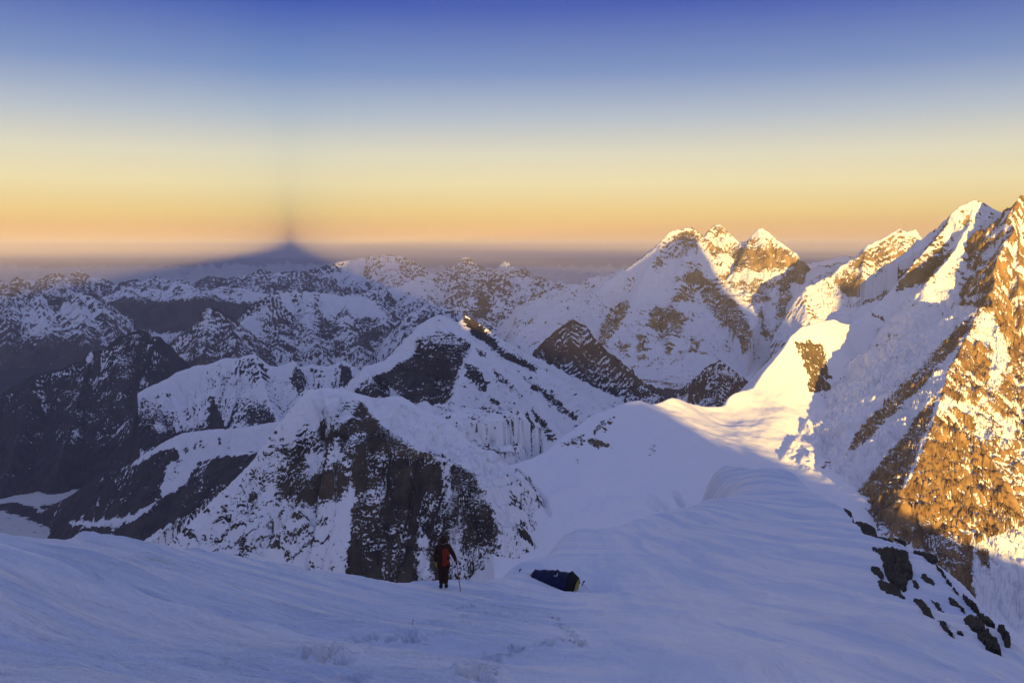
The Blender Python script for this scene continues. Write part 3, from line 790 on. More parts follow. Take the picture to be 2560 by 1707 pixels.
# ---- middle distance, centre
mountain('snowy foothills and a small dark spire behind the twin-topped pyramid', (940, 1560), (9800, 14600), (260, 220), [
    R_([(960, 800, 12600), (1030, 790, 12600), (1075, 752, 13000), (1110, 770, 13000), (1165, 765, 13000), (1190, 745, 13200), (1205, 722, 13400), (1222, 748, 13200), (1240, 775, 13000), (1300, 772, 12700), (1380, 762, 12500), (1440, 752, 12300), (1560, 780, 12000)], l=0.7, r=0.55, d1=700, q=0.4, jag=2, rib=(26, 6, 40)),
    R_([(1205, 722, 13400), (1200, 780, 12700), (1215, 840, 11900)], l=0.5, r=0.5, rib=(16, 6, 25)),
    R_([(1075, 752, 13000), (1070, 800, 12300), (1090, 850, 11700)], l=0.5, r=0.5, rib=(16, 6, 25)),
    R_([(1250, 838, 10400), (1290, 822, 10500), (1334, 802, 10600), (1385, 806, 10500), (1430, 830, 10400), (1490, 870, 10300)], l=0.6, r=0.6, jag=2, rib=(20, 6, 30)),
], M_FAR, base=0.14, furrow=(11, 9), clip=(1010, 1500, 1.0), rough=6, warp=5, seed=71, k=3, conv=0.25, slope_rock=(0.6, 1.2, 0.2), floor=-2100, polys=[
    ([(1195, 735), (1206, 722), (1228, 765), (1215, 800), (1185, 790)], 0.55, 12),
    ([(1035, 800), (1070, 760), (1100, 790), (1090, 810), (1040, 815)], 0.6, 8),
    ([(1270, 835), (1340, 805), (1400, 815), (1430, 840), (1380, 880), (1290, 880)], 0.55, 12),
])
mountain('pale range of snow peaks fading into the evening haze', (860, 1720), (15200, 20500), (300, 200), [
    R_([(860, 745, 17000), (930, 725, 17200), (1000, 715, 17500), (1050, 690, 17900), (1090, 700, 18000), (1150, 690, 18000), (1190, 665, 18400), (1230, 690, 18500), (1290, 678, 19000), (1340, 700, 18500), (1400, 705, 18300), (1450, 720, 18000), (1550, 735, 17500), (1720, 740, 17500)], l=0.6, r=0.5, d1=900, q=0.4, jag=6, rib=(14, 12, 25)),
    R_([(1050, 690, 17900), (1060, 740, 16800), (1050, 770, 16000)], l=0.45, r=0.45, rib=(16, 6, 25)),
    R_([(1190, 665, 18400), (1175, 720, 17200), (1160, 760, 16200)], l=0.45, r=0.45, rib=(16, 6, 25)),
    R_([(1290, 678, 19000), (1310, 730, 17600), (1320, 765, 16600)], l=0.45, r=0.45, rib=(16, 6, 25)),
    R_([(1400, 705, 18300), (1420, 745, 17000), (1400, 775, 16200)], l=0.45, r=0.45, rib=(16, 6, 25)),
], M_FAR, base=0.26, furrow=(10, 9), rough=7, warp=5, seed=73, k=3, conv=0.3, slope_rock=(0.5, 1.1, 0.25), floor=-2100)
mountain('distant massif of pale snow on the skyline beside the mountain shadow', (640, 1420), (22500, 33500), (300, 200), [
    R_([(640, 700, 25000), (700, 690, 25500), (760, 678, 26000), (800, 668, 26200), (830, 660, 26500), (860, 652, 26700), (900, 645, 27000), (930, 640, 27000), (970, 636, 27000), (1010, 642, 27000), (1050, 662, 27000), (1090, 690, 27000)], l=0.6, r=0.5, d1=1400, q=0.5, jag=5, rib=(12, 11, 22)),
    R_([(1080, 690, 30000), (1120, 668, 30000), (1140, 660, 30000), (1152, 645, 30000), (1166, 641, 30000), (1185, 655, 30000), (1215, 675, 30000), (1245, 672, 30500), (1256, 658, 30500), (1266, 651, 30500), (1280, 664, 30500), (1295, 674, 30500), (1310, 666, 30500), (1335, 688, 30500), (1420, 705, 30500)], l=0.6, r=0.55, d1=1500, q=0.5, jag=1.5, rib=(16, 6, 30)),
    R_([(970, 636, 27000), (980, 690, 25300), (960, 715, 24200)], l=0.45, r=0.45, rib=(14, 6, 25)),
    R_([(900, 645, 27000), (880, 690, 25500), (870, 715, 24500)], l=0.45, r=0.45, rib=(14, 6, 25)),
], M_FARTHEST, base=0.34, furrow=(9, 9), clip=(690, 1360, 0.8), rough=7, warp=4, seed=79, k=3, conv=0.3, slope_rock=(0.5, 1.1, 0.2), floor=-2150)
FAR_A = [(-180, 712, 21500), (-90, 700, 21500), (0, 703, 21500), (20, 706, 21500), (40, 690, 21600), (62, 702, 21600), (95, 700, 21800), (120, 686, 22000), (150, 682, 22000), (172, 688, 22000), (200, 674, 22200), (225, 690, 22200), (260, 696, 22000), (290, 712, 22000), (330, 696, 22000), (360, 702, 22000), (385, 690, 22200), (420, 700, 22200), (450, 698, 22300), (485, 706, 22300), (520, 690, 22500), (560, 696, 22500), (600, 690, 22700), (630, 684, 22800), (652, 672, 23000), (690, 682, 23000), (740, 676, 23200), (790, 690, 23200), (860, 705, 23000)]
mountain('hazy row of small snow peaks below the mountain shadow', (-220, 900), (18600, 25500), (380, 190), [
    R_(FAR_A, l=0.55, r=0.5, d1=1500, q=0.5, jag=3, rib=(14, 8, 25))] + spurs(FAR_A, 14, 1900, 38, 3, 0.42),
    M_FAR, base=0.42, clip=(-150, 830, 0.8), rough=8, warp=5, seed=101, k=3, conv=0.3, slope_rock=(0.45, 1.0, 0.3), floor=-2150, furrow=(14, 7), polys=[([(-220, 745), (200, 745), (300, 735), (420, 745), (600, 760), (640, 800), (-220, 830)], 0.75, 22)])
FAR_B = [(240, 760, 18500), (262, 742, 18600), (290, 730, 18800), (318, 716, 19000), (345, 722, 19000), (380, 720, 19000), (410, 728, 18900), (436, 708, 19000), (470, 710, 19000), (482, 738, 18900), (515, 726, 19000), (560, 714, 19200), (600, 720, 19200), (640, 730, 19000), (690, 738, 18800), (760, 745, 18700)]
mountain('rounded snow hills with bare dark feet across the broad valley', (180, 800), (16600, 20500), (240, 150), [
    R_(FAR_B, l=0.5, r=0.45, d1=900, q=0.6, jag=2.5, rib=(16, 7, 25))] + spurs(FAR_B, 9, 1300, 26, 9, 0.4),
    M_FAR, base=0.15, clip=(250, 740, 0.8), rough=6, warp=5, seed=107, k=3, conv=0.3, slope_rock=(0.4, 0.9, 0.3), floor=-2150, furrow=(14, 6), polys=[([(200, 775), (330, 745), (420, 752), (520, 745), (640, 762), (640, 830), (200, 830)], 0.95, 10)])
mountain('low snowy skyline peaks seen through the gap beside the golden massif', (1900, 2300), (19000, 26000), (130, 110), [
    R_([(1900, 680, 22000), (1980, 668, 22000), (2040, 655, 22500), (2075, 648, 23000), (2110, 638, 23000), (2128, 640, 23000), (2160, 662, 23000), (2300, 690, 23000)], l=0.5, r=0.5, jag=2, rib=(16, 6, 30)),
], M_FARTHEST, base=0.12, rough=5, warp=4, seed=83, k=3, conv=0.3, floor=-2150)


# ------------------------------------------------------------------ the valley floor and the far ranges, one sheet to the horizon
def build_terrain():
    pxs = np.linspace(-700, 3260, 420)
    Ds = np.concatenate([np.linspace(1200, 9000, 90)[:-1], 9000 * (135000 / 9000.0) ** np.linspace(0, 1, 380)])
    PX, Y = np.meshgrid(pxs, Ds)
    X = (PX - CX) / FPX * Y
    far = sstep(16500, 25000, Y)
    rr = ridged(X / 2900 + 3, Y / 3600, 5, 91, 0.55)
    Z = -1930 + 30 * fbm(X / 900, Y / 900, 3, 93)
    Z = Z + far * (rr * 1250 * (0.8 + 0.4 * fbm(X / 14000, Y / 14000, 2, 95)) + 40)
    Z = Z - sstep(46000, 75000, Y) * (Z + 1900)
    Z = np.where((Y < 17500), np.minimum(Z, -1885 + 0 * Z), Z)
    Z = Z - sstep(1.0, 0.0, (Y - 1200) / 2600.0) * 500
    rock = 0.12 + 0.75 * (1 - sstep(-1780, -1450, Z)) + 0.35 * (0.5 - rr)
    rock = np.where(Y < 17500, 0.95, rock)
    qx, qy = to_px(X, Y, Z)
    n = 6 * fbm(X / 300, Y / 300, 3, 97)
    tint = np.zeros(X.shape)
    ICE = [([(-700, 1222), (0, 1240), (60, 1235), (130, 1215), (200, 1192), (262, 1178), (220, 1210), (150, 1258), (90, 1268), (40, 1260), (-60, 1258), (-700, 1270)], 0.18, 4),
           ([(-700, 1285), (0, 1276), (60, 1290), (110, 1314), (200, 1330), (300, 1341), (420, 1360), (420, 1460), (-700, 1460)], 0.24, 4),
           ([(80, 1268), (130, 1272), (170, 1288), (230, 1300), (330, 1290), (420, 1225), (440, 1260), (350, 1310), (250, 1318), (170, 1312), (110, 1290)], 0.18, 4),
           ([(548, 790), (600, 765), (650, 760), (620, 792), (590, 812), (560, 806)], 0.1, 4),
           ([(380, 830), (430, 826), (480, 818), (480, 826), (430, 836), (385, 838)], 0.15, 2)]
    for poly, val, fe in ICE:
        w = sstep(-fe, fe, poly_sd(qx + 0.3 * n, qy + 0.3 * n, poly))
        rock = rock * (1 - w) + val * w
    keep = np.ones(X.shape, bool)
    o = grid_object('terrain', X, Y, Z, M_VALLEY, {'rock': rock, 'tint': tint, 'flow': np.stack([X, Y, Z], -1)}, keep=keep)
    tag(o, 'dark valley floor with glaciers and far snowy ranges reaching the horizon', kind='structure')


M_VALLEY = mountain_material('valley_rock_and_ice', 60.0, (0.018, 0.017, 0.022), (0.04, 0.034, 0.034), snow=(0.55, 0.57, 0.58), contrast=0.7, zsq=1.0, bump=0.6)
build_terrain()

# ------------------------------------------------------------------ snow sheets: smooth surfaces through surveyed points
def tps(ctrl, X, Y, smooth=0.0):
    P = np.array([at(*c) for c in ctrl])
    sc = np.abs(P[:, :2]).max()
    A = P[:, :2] / sc
    n = len(A)

    def U(r2):
        return np.where(r2 > 1e-14, r2 * np.log(np.maximum(r2, 1e-14)), 0.0)
    d2 = ((A[:, None] - A[None]) ** 2).sum(-1)
    K = U(d2) + smooth * np.eye(n)
    Q = np.hstack([np.ones((n, 1)), A])
    M = np.block([[K, Q], [Q.T, np.zeros((3, 3))]])
    w = np.linalg.solve(M, np.concatenate([P[:, 2], np.zeros(3)]))
    x, y = X / sc, Y / sc
    Z = w[n] + w[n + 1] * x + w[n + 2] * y
    for i in range(n):
        Z = Z + w[i] * U((x - A[i, 0]) ** 2 + (y - A[i, 1]) ** 2)
    return Z


def beyond(X, Y, crest):
    """signed plan distance past a crest line (left of heading = beyond)"""
    P = np.array([at(*c) for c in crest])
    d, s, h, side = line_near(X, Y, P)
    return d * side, s, h


def softplus(x, w):
    return w * np.log1p(np.exp(np.clip(x / w, -40, 40)))


# ---- the snow bowl, dome and curling snow ridge
BOWL_CREST = [(1130, 1090, 2235), (1187, 1119, 2255), (1230, 1138, 2270), (1252, 1157, 2280), (1285, 1161, 2300), (1321, 1150, 2350), (1373, 1124, 2420), (1413, 1088, 2500), (1486, 1037, 2620), (1560, 1009, 2720), (1600, 1001, 2780), (1633, 1012, 2830), (1682, 995, 2900), (1714, 1003, 2950), (1816, 1011, 3010), (1824, 993, 3020), (1886, 968, 3070), (1910, 932, 3100), (1939, 899, 3130), (1969, 862, 3170), (1980, 842, 3190), (2008, 819, 3230), (2049, 807, 3280), (2090, 802, 3330), (2120, 812, 3390), (2180, 805, 3480), (2260, 792, 3560), (2420, 785, 3600)]
BOWL_CTRL = [c for c in BOWL_CREST] + [
    (1200, 1250, 2080), (1300, 1250, 2130), (1300, 1380, 1960), (1200, 1400, 1900), (1500, 1230, 2240), (1500, 1350, 2030), (1700, 1270, 2210), (1700, 1380, 2040), (1600, 1120, 2500), (1450, 1150, 2380),
    (1763, 1086, 2700), (1845, 1112, 2700), (1850, 1200, 2440), (1959, 1050, 2880), (1990, 960, 3060), (2005, 900, 3140), (2030, 850, 3215), (2075, 870, 3225), (2085, 940, 3170), (2085, 1010, 3060), (2040, 1100, 2820), (2000, 1230, 2420),
    (2143, 1087, 2800), (2150, 980, 3120), (2135, 870, 3330), (2200, 880, 3360), (2290, 862, 3320), (2380, 845, 3270), (2220, 1000, 3020), (2300, 930, 3150), (2180, 1250, 2350), (2350, 1150, 2850), (2400, 1000, 3100), (2300, 1400, 2180), (2000, 1400, 2050), (2480, 1385, 2480), (2600, 1375, 2520), (2550, 1520, 2220), (2800, 1400, 2450), (2700, 1600, 2100)]


def build_bowl():
    pxs = np.linspace(1080, 2860, 660)
    Ds = np.linspace(1800, 4700, 520)
    PX, Y = np.meshgrid(pxs, Ds)
    X = (PX - CX) / FPX * Y * 1.04
    Z = tps(BOWL_CTRL, X, Y, 1e-7)
    sd, s, h = beyond(X, Y, BOWL_CREST)
    # a snow lip along the crest of the curling ridge, then the drop behind
    back = h - 0.85 * np.maximum(sd, 0)
    w_ = sstep(-10, 25, sd)
    Z = np.where(sd > -10, Z * (1 - w_) + np.minimum(back, Z) * w_, Z) - 0.2 * softplus(sd - 4, 6.0)
    Z = Z + 6.0 * fbm(X / 190, Y / 150, 4, 131) * sstep(30, 160, np.abs(sd)) + 2.5 * fbm(X / 70, Y / 60, 3, 135) + 0.9 * fbm(X / 28 + Y / 60, Y / 40, 3, 133)
    qx, qy = to_px(X, Y, Z)
    # seracs: blocky ice below the curling ridge
    Z = Z - 1.3 * np.maximum(1236 + 6 * fbm(X / 40, Y / 40, 3, 145) - qx, 0)
    ser = sstep(-6, 12, poly_sd(qx, qy, [(1950, 1150), (1972, 1115), (2000, 1075), (2030, 1038), (2055, 1040), (2075, 1090), (2050, 1140), (2030, 1178), (1990, 1165)]))
    blk = np.floor(3.0 * (0.5 + 0.8 * pn(X / 42, Y / 75, 141)) + 0.6 * pn(X / 15, Y / 20, 143)) / 3.0
    Z = Z + ser * (blk * 20 + 7)
    # crevasse lips in the basin
    for (ax, ay), (bx, by), D0, D1, dep in [((1690, 1228), (1706, 1252), 2270, 2230, 9), ((1632, 1245), (1665, 1270), 2240, 2200, 6), ((1300, 1215), (1345, 1205), 2180, 2190, 6), ((1340, 1200), (1372, 1258), 2190, 2110, 7), ((1628, 1268), (1640, 1278), 2210, 2195, 5)]:
        P = np.array([at(ax, ay, D0), at(bx, by, D1)])
        d, s2, h2, side = line_near(X, Y, P)
        Z = Z - 2 * dep * np.exp(-(d / 6.0) ** 2) + 0.9 * dep * np.exp(-((d - 10) / 8.0) ** 2) * (side > 0)
    # broken ice blocks in the middle of the basin
    pat = sstep(0, 40, poly_sd(qx, qy, [(1250, 1180), (1500, 1200), (1640, 1230), (1600, 1300), (1420, 1330), (1290, 1300)]))
    Z = Z + pat * 15 * (ridged(X / 130, Y / 170, 4, 151) - 0.3)
    rock = np.full(X.shape, -0.6)
    nx = 11 * fbm(X / 34, (Y + Z) / 34, 4, 161)
    ny = 11 * fbm(X / 34 + 30, (Y + Z) / 34, 4, 163)
    for poly, val, fe in [
        ([(1985, 862), (2020, 852), (2060, 855), (2067, 900), (2078, 950), (2078, 1000), (2050, 985), (2010, 975), (2020, 940), (2000, 895)], 0.75, 5),
        ([(1478, 1075), (1500, 1050), (1540, 1040), (1535, 1060), (1490, 1090), (1478, 1100)], 0.55, 5),
        ([(1395, 1120), (1440, 1085), (1458, 1080), (1465, 1110), (1440, 1122)], 0.52, 5),
        ([(1468, 1098), (1500, 1096), (1520, 1100), (1532, 1118), (1495, 1124), (1470, 1112)], 0.82, 4),
        ([(1440, 1145), (1458, 1140), (1452, 1165), (1440, 1160)], 0.5, 4),
        ([(1625, 1115), (1650, 1100), (1640, 1130), (1610, 1145)], 0.42, 5),
        ([(2088, 950), (2112, 940), (2118, 960), (2098, 968)], 0.5, 4),
        ([(2118, 905), (2140, 900), (2150, 930), (2132, 935)], 0.5, 4),
        ([(2130, 935), (2150, 940), (2148, 975), (2128, 970)], 0.5, 4),
        ([(2075, 980), (2100, 990), (2110, 1020), (2085, 1030), (2065, 1010)], 0.5, 5),
        ([(2060, 1040), (2075, 1030), (2070, 1060), (2055, 1070)], 0.55, 4),
        ([(2050, 1155), (2090, 1140), (2080, 1170), (2055, 1175)], 0.5, 5),
    ]:
        w = sstep(-fe, fe, poly_sd(qx + nx, qy + ny, poly))
        rock = rock * (1 - w) + val * w
    Z = Z + np.clip(rock, 0, 1) * 7 * ridged(X / 30, (Y + Z) / 30, 3, 171)
    o = grid_object('snowfield', X, Y, Z, M_BOWL, {'rock': rock, 'tint': 0.4 * np.ones(X.shape), 'flow': np.stack([X, Y, Z], -1)}, keep=(sd < 420))
    tag(o, 'white snow bowl rising to a domed crest and a curling sunlit snow ridge', kind='structure')


M_BOWL = mountain_material('bowl_snow', 14.0, (0.05, 0.04, 0.028), (0.16, 0.11, 0.05), bump=0.35)
build_bowl()

# ---- the slope under the climber and the tent
SLOPE_CREST = [(-500, 1260, 13.5), (-250, 1285, 15.5), (0, 1310, 18), (200, 1330, 20), (430, 1355, 22.5), (650, 1392, 26), (880, 1424, 28.5), (1100, 1449, 31), (1180, 1452, 34), (1240, 1440, 40), (1300, 1424, 47), (1360, 1400, 55), (1400, 1365, 64), (1425, 1333, 72), (1500, 1312, 80), (1600, 1292, 90), (1700, 1270, 101), (1780, 1250, 112), (1828, 1230, 120), (1838, 1212, 126), (1815, 1190, 134), (1795, 1168, 142), (1812, 1160, 142), (1870, 1166, 134), (1940, 1182, 122), (2000, 1207, 110), (2080, 1252, 92), (2130, 1284, 80), (2200, 1328, 66), (2300, 1385, 51), (2380, 1440, 40), (2460, 1530, 28), (2560, 1640, 19), (2680, 1790, 13), (2900, 2100, 8)]
SLOPE_CTRL = [c for c in SLOPE_CREST] + [
    (1110, 1478, 28), (1280, 1707, 9.3), (0, 1707, 8.0), (-300, 1707, 7.2), (2560, 1860, 9.2), (640, 1707, 8.6), (1900, 1707, 10.2), (2300, 1707, 12),
    (0, 1500, 11.2), (640, 1550, 13), (400, 1430, 16), (900, 1500, 20), (1280, 1600, 14.2), (1390, 1466, 42.5), (1300, 1480, 36), (1500, 1450, 45), (1600, 1600, 16.5), (1700, 1400, 55), (1600, 1500, 34),
    (1900, 1300, 85), (2000, 1450, 42), (2000, 1600, 19), (2200, 1500, 32), (2250, 1420, 44), (2400, 1600, 20), (1500, 1380, 60), (1850, 1200, 120), (1900, 1240, 102), (2100, 1350, 62), (1800, 1500, 34),
    (1280, 2400, 3.4), (0, 2400, 3.0), (2560, 2500, 3.6)]
FOOT = []


def slope_height(X, Y):
    Z = tps(SLOPE_CTRL, X, Y, 1e-9)
    sd, s, h = beyond(X, Y, SLOPE_CREST)
    Z = Z - 0.5 * softplus(sd - 0.25, 0.3) - 2.6 * softplus(sd - 1.2, 0.5)
    return Z, sd


def wind_coords(X, Y):
    """two combs of wind lines: across the slope on the left, fanning down from the cornice on the right, and their blend"""
    ca, sa = math.cos(math.radians(-25)), math.sin(math.radians(-25))
    ua = X * ca + Y * sa + 0.8 * fbm(X / 6, Y / 6, 2, 201)
    va = -X * sa + Y * ca + 0.35 * fbm(X / 5, Y / 5, 2, 203)
    dx, dy = X - 6.0, 170.0 - Y
    ub = 0.55 * np.hypot(dx, dy) + 0.8 * fbm(X / 6, Y / 6, 2, 221)
    vb = 62.0 * np.arctan2(dx, dy) + 0.22 * fbm(X / 5, Y / 9, 3, 223)
    w = sstep(-0.04, 0.22, X / np.maximum(Y, 1.0) + 0.05 * fbm(X / 7, Y / 9, 2, 225))
    return ua, va, ub, vb, w


def wind_carving(X, Y):
    """sastrugi: long shallow ridges combed by the wind"""
    ua, va, ub, vb, w = wind_coords(X, Y)
    near = 1 / (1 + (Y / 60.0) ** 2)
    patch = sstep(-0.25, 0.35, fbm(X / 7, Y / 5, 2, 209))
    patch2 = sstep(-0.2, 0.3, fbm(X / 4, Y / 3, 2, 217)) * sstep(46, 20, Y)

    def comb(u, v):
        a = 0.17 * fbm(u / 10, v / 2.0, 3, 205)
        b = 0.15 * (ridged(u / 6.5, v / 0.8, 3, 207) - 0.3) * patch
        c = 0.05 * fbm(u / 1.6, v / 0.2, 3, 211) * near + 0.13 * np.maximum(ridged(u / 8.0, v / 0.45, 2, 215) - 0.3, 0) * patch2
        e = 0.5 * fbm(u / 30, v / 9, 3, 213) * sstep(25, 70, Y) + 0.25 * fbm(u / 9, v / 3, 3, 214) * sstep(30, 80, Y)
        return a + b + c + e
    return comb(ua, va) * (1 - w) + comb(ub, vb) * w


def footprints():
    """footprint centres on the slope, from where they lie in the picture"""
    rows = [  # px, py, D, length, depth, turn
        [(1160, 1690), (1185, 1672), (1210, 1700), (1222, 1668), (1228, 1648), (1235, 1683), (1262, 1642), (1290, 1630), (1312, 1622), (1340, 1618), (1368, 1612), (1395, 1606), (1420, 1600), (1443, 1604), (1452, 1615), (1437, 1590), (1425, 1580), (1412, 1571), (1402, 1562), (1388, 1550)],
        [(790, 1632), (818, 1632), (862, 1660), (890, 1694), (898, 1605), (925, 1600), (985, 1598), (1018, 1585), (1048, 1585), (1030, 1602), (892, 1628), (1090, 1580)],
        [(1160, 1560), (1165, 1537), (1190, 1538), (1175, 1520), (1186, 1512), (1148, 1522), (1196, 1500), (1285, 1530), (1265, 1540)],
    ]
    out = []
    rnd = random.Random(5)
    for r, row in enumerate(rows):
        for i, (px, py) in enumerate(row):
            out.append((px, py, (0.13, 0.135, 0.11)[r] * rnd.uniform(0.75, 1.15), (0.21, 0.21, 0.12)[r] * rnd.uniform(0.6, 1.2), rnd.uniform(-0.7, 0.7)))
    return out


def solve_bare(px, py):
    """point and tilt of the slope at a pixel, as if it went on past its edge"""
    Ds = np.geomspace(5, 160, 500)
    P = np.array([at(px, py, D) for D in Ds])
    z = tps(SLOPE_CTRL, P[:, 0], P[:, 1], 1e-9)
    i = int(np.nonzero(P[:, 2] < z)[0][0]) if (P[:, 2] < z).any() else int(np.argmin(np.abs(P[:, 2] - z)))
    p = P[i]
    e = 0.5
    q = tps(SLOPE_CTRL, np.array([p[0], p[0] + e, p[0]]), np.array([p[1], p[1], p[1] + e]), 1e-9)
    return p, (q[1] - q[0]) / e, (q[2] - q[0]) / e


def solve_on_slope(px, py):
    """point of the bare slope seen at a pixel"""
    P = np.array([at(px, py, D) for D in np.geomspace(5, 140, 400)])
    z, sd = slope_height(P[:, 0], P[:, 1])
    hit = np.nonzero(P[:, 2] < z + wind_carving(P[:, 0], P[:, 1]))[0]
    return P[hit[0]] if len(hit) else P[-1]



def build_slope():
    pxs = np.linspace(-420, 2900, 900)
    Ds = np.concatenate([np.geomspace(2.2, 6.5, 40)[:-1], np.geomspace(6.5, 34, 520)[:-1], np.geomspace(34, 175, 250)])
    PX, Y = np.meshgrid(pxs, Ds)
    X = (PX - CX) / FPX * Y * 1.04
    Z, sd = slope_height(X, Y)
    Z = Z + wind_carving(X, Y)
    # kicked steps
    for px, py, L, dep, ang in footprints():
        p = solve_on_slope(px, py)
        FOOT.append(p)
        ca, sa = math.cos(ang), math.sin(ang)
        m = (np.abs(X - p[0]) < 1.2) & (np.abs(Y - p[1]) < 1.6)
        dx, dy = X[m] - p[0], Y[m] - p[1]
        a, b = (dx * ca + dy * sa) / L, (-dx * sa + dy * ca) / (L * 1.25)
        wob = 0.25 * fbm(X[m] / 0.12, Y[m] / 0.2, 2, 221)
        r = np.sqrt(a * a + b * b) + wob
        Z[m] += -dep * (1 - sstep(0.75, 1.1, r)) + 0.4 * dep * np.exp(-((r - 1.35) / 0.25) ** 2) * (0.4 + wob * 2)
    # tent platform: drifted snow, a little wall at the back
    t = at(*TENT)
    d = np.hypot((X - t[0]) / 1.6, (Y - t[1]) / 1.6)
    pl = np.exp(-(d / 1.5) ** 4)
    Z = Z * (1 - pl) + (t[2] - 0.26 * (X - t[0]) - 0.05 * (Y - t[1])) * pl
    Z = Z + 0.9 * np.exp(-(((X - t[0] + 0.2) / 2.2) ** 2 + ((Y - t[1] - 3.4) / 1.0) ** 2))
    ua, va, ub, vb, ww = wind_coords(X, Y)
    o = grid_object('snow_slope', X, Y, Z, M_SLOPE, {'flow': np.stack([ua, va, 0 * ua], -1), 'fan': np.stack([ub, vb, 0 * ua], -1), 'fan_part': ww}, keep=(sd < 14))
    tag(o, 'wind-carved snow slope with footprints under the climber and the tent', kind='structure')
    return X, Y, Z


def snow_material():
    m = bpy.data.materials.new('wind_packed_snow')
    m.use_nodes = True
    nt = m.node_tree
    L = nt.links
    bs = nt.nodes['Principled BSDF']
    bs.inputs['Roughness'].default_value = 0.62
    bs.inputs['Specular IOR Level'].default_value = 0.25
    tc = nd(nt, 'ShaderNodeTexCoord')
    part = nd(nt, 'ShaderNodeAttribute', attribute_name='fan_part')

    def streaks(scale_xy, scale, detail, rough):
        outs = []
        for nm in ('flow', 'fan'):
            at_ = nd(nt, 'ShaderNodeAttribute', attribute_name=nm)
            mp = nd(nt, 'ShaderNodeMapping')
            mp.inputs['Scale'].default_value = (*scale_xy, 1.0)
            L.new(at_.outputs['Vector'], mp.inputs[0])
            n = nd(nt, 'ShaderNodeTexNoise', i_Scale=scale, i_Detail=detail, i_Roughness=rough, i_Distortion=0.2)
            L.new(mp.outputs[0], n.inputs['Vector'])
            outs.append(n)
        mx = nd(nt, 'ShaderNodeMix', data_type='FLOAT')
        L.new(part.outputs['Fac'], mx.inputs[0])
        L.new(outs[0].outputs[0], mx.inputs[2])
        L.new(outs[1].outputs[0], mx.inputs[3])
        return mx.outputs[0]
    fine = streaks((0.35, 2.6), 1.6, 6.0, 0.62)
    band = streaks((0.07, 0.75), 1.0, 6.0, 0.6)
    n2 = nd(nt, 'ShaderNodeTexNoise', i_Scale=14.0, i_Detail=4.0)
    L.new(tc.outputs['Object'], n2.inputs['Vector'])
    ad = nd(nt, 'ShaderNodeMath', operation='MULTIPLY_ADD')
    ad.inputs[1].default_value = 0.12
    L.new(n2.outputs[0], ad.inputs[0])
    L.new(fine, ad.inputs[2])
    b = nd(nt, 'ShaderNodeBump')
    b.inputs['Strength'].default_value = 0.85
    b.inputs['Distance'].default_value = 0.30
    L.new(ad.outputs[0], b.inputs['Height'])
    L.new(b.outputs[0], bs.inputs['Normal'])
    # streak shading put into the colour: bluish bands for hollows, paler for crests
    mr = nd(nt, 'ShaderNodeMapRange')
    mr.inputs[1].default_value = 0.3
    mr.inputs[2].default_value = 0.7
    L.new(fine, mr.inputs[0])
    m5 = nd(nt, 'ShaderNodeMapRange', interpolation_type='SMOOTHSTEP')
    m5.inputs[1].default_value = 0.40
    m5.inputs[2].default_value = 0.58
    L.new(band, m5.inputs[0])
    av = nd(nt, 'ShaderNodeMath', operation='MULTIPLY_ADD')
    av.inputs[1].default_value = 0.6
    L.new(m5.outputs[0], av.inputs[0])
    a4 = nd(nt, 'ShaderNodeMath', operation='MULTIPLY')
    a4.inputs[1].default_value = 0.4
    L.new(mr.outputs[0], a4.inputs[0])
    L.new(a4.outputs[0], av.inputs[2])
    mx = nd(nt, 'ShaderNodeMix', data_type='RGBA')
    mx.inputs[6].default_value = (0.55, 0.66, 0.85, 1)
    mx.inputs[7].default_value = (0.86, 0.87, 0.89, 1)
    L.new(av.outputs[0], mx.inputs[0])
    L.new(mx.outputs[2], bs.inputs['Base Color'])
    return m


TENT = (1390, 1462, 43.0)
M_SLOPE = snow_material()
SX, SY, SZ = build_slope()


# ------------------------------------------------------------------ the mountain behind the camera, whose shadow lies over the range
# where its shadow ends on the peaks (pixel, pixel, distance), with its own summit in between (metres across the light, metres up)
SHADE_EDGE = [(22, 722, 16200), (1103, 780, 5200), (1560, 998, 2720), (1600, 998, 2780), (1633, 1016, 2830), (1702, 1053, 2800), (1763, 1086, 2700), (1845, 1106, 2720), (1960, 1160, 2650), (2000, 1172, 2640), (2030, 1180, 2650)]
SHADE_EDGE2 = [(970, 630, 27000), (1500, 712, 8500), (1560, 672, 8650), (1640, 620, 8760), (1690, 588, 8880), (1735, 592, 8880), (1757, 645, 8800), (1795, 735, 8600), (1840, 800, 8400), (1900, 815, 8300), (1950, 765, 8300), (2085, 705, 7750), (2150, 720, 7700), (2230, 730, 7550), (1158, 652, 30000), (1266, 662, 30500)]


def shade_points(lst):
    out = []
    for p in lst:
        q = at(*p)
        out.append((float(q[0] * UH[0] + q[1] * UH[1]), float(q[2] + (q[0] * LH[0] + q[1] * LH[1]) * math.tan(SUN_EL))))
    return out


PEAK = 455.0
PROFILE = [(-30000, -230), (-6000, -270), (-1700, -300), (-1050, -190), (-560, 10), (-260, 170), (-100, 320), (-36, 425), (0, PEAK), (36, 428), (100, 330), (240, 190), (470, 40), (720, -100), (890, -220)] \
    + shade_points(SHADE_EDGE[2:]) + [(1650, -740), (1800, -800), (2050, -860), (2450, -830), (2650, -420)] + shade_points(SHADE_EDGE2) + [(7600, -420), (8200, -150), (12000, -120), (30000, -120)]  # unseen far flanks raised to shade low haze in place of Earth's shadow
PROFILE.sort()
print('PROFILE', [(round(a), round(b)) for a, b in PROFILE])


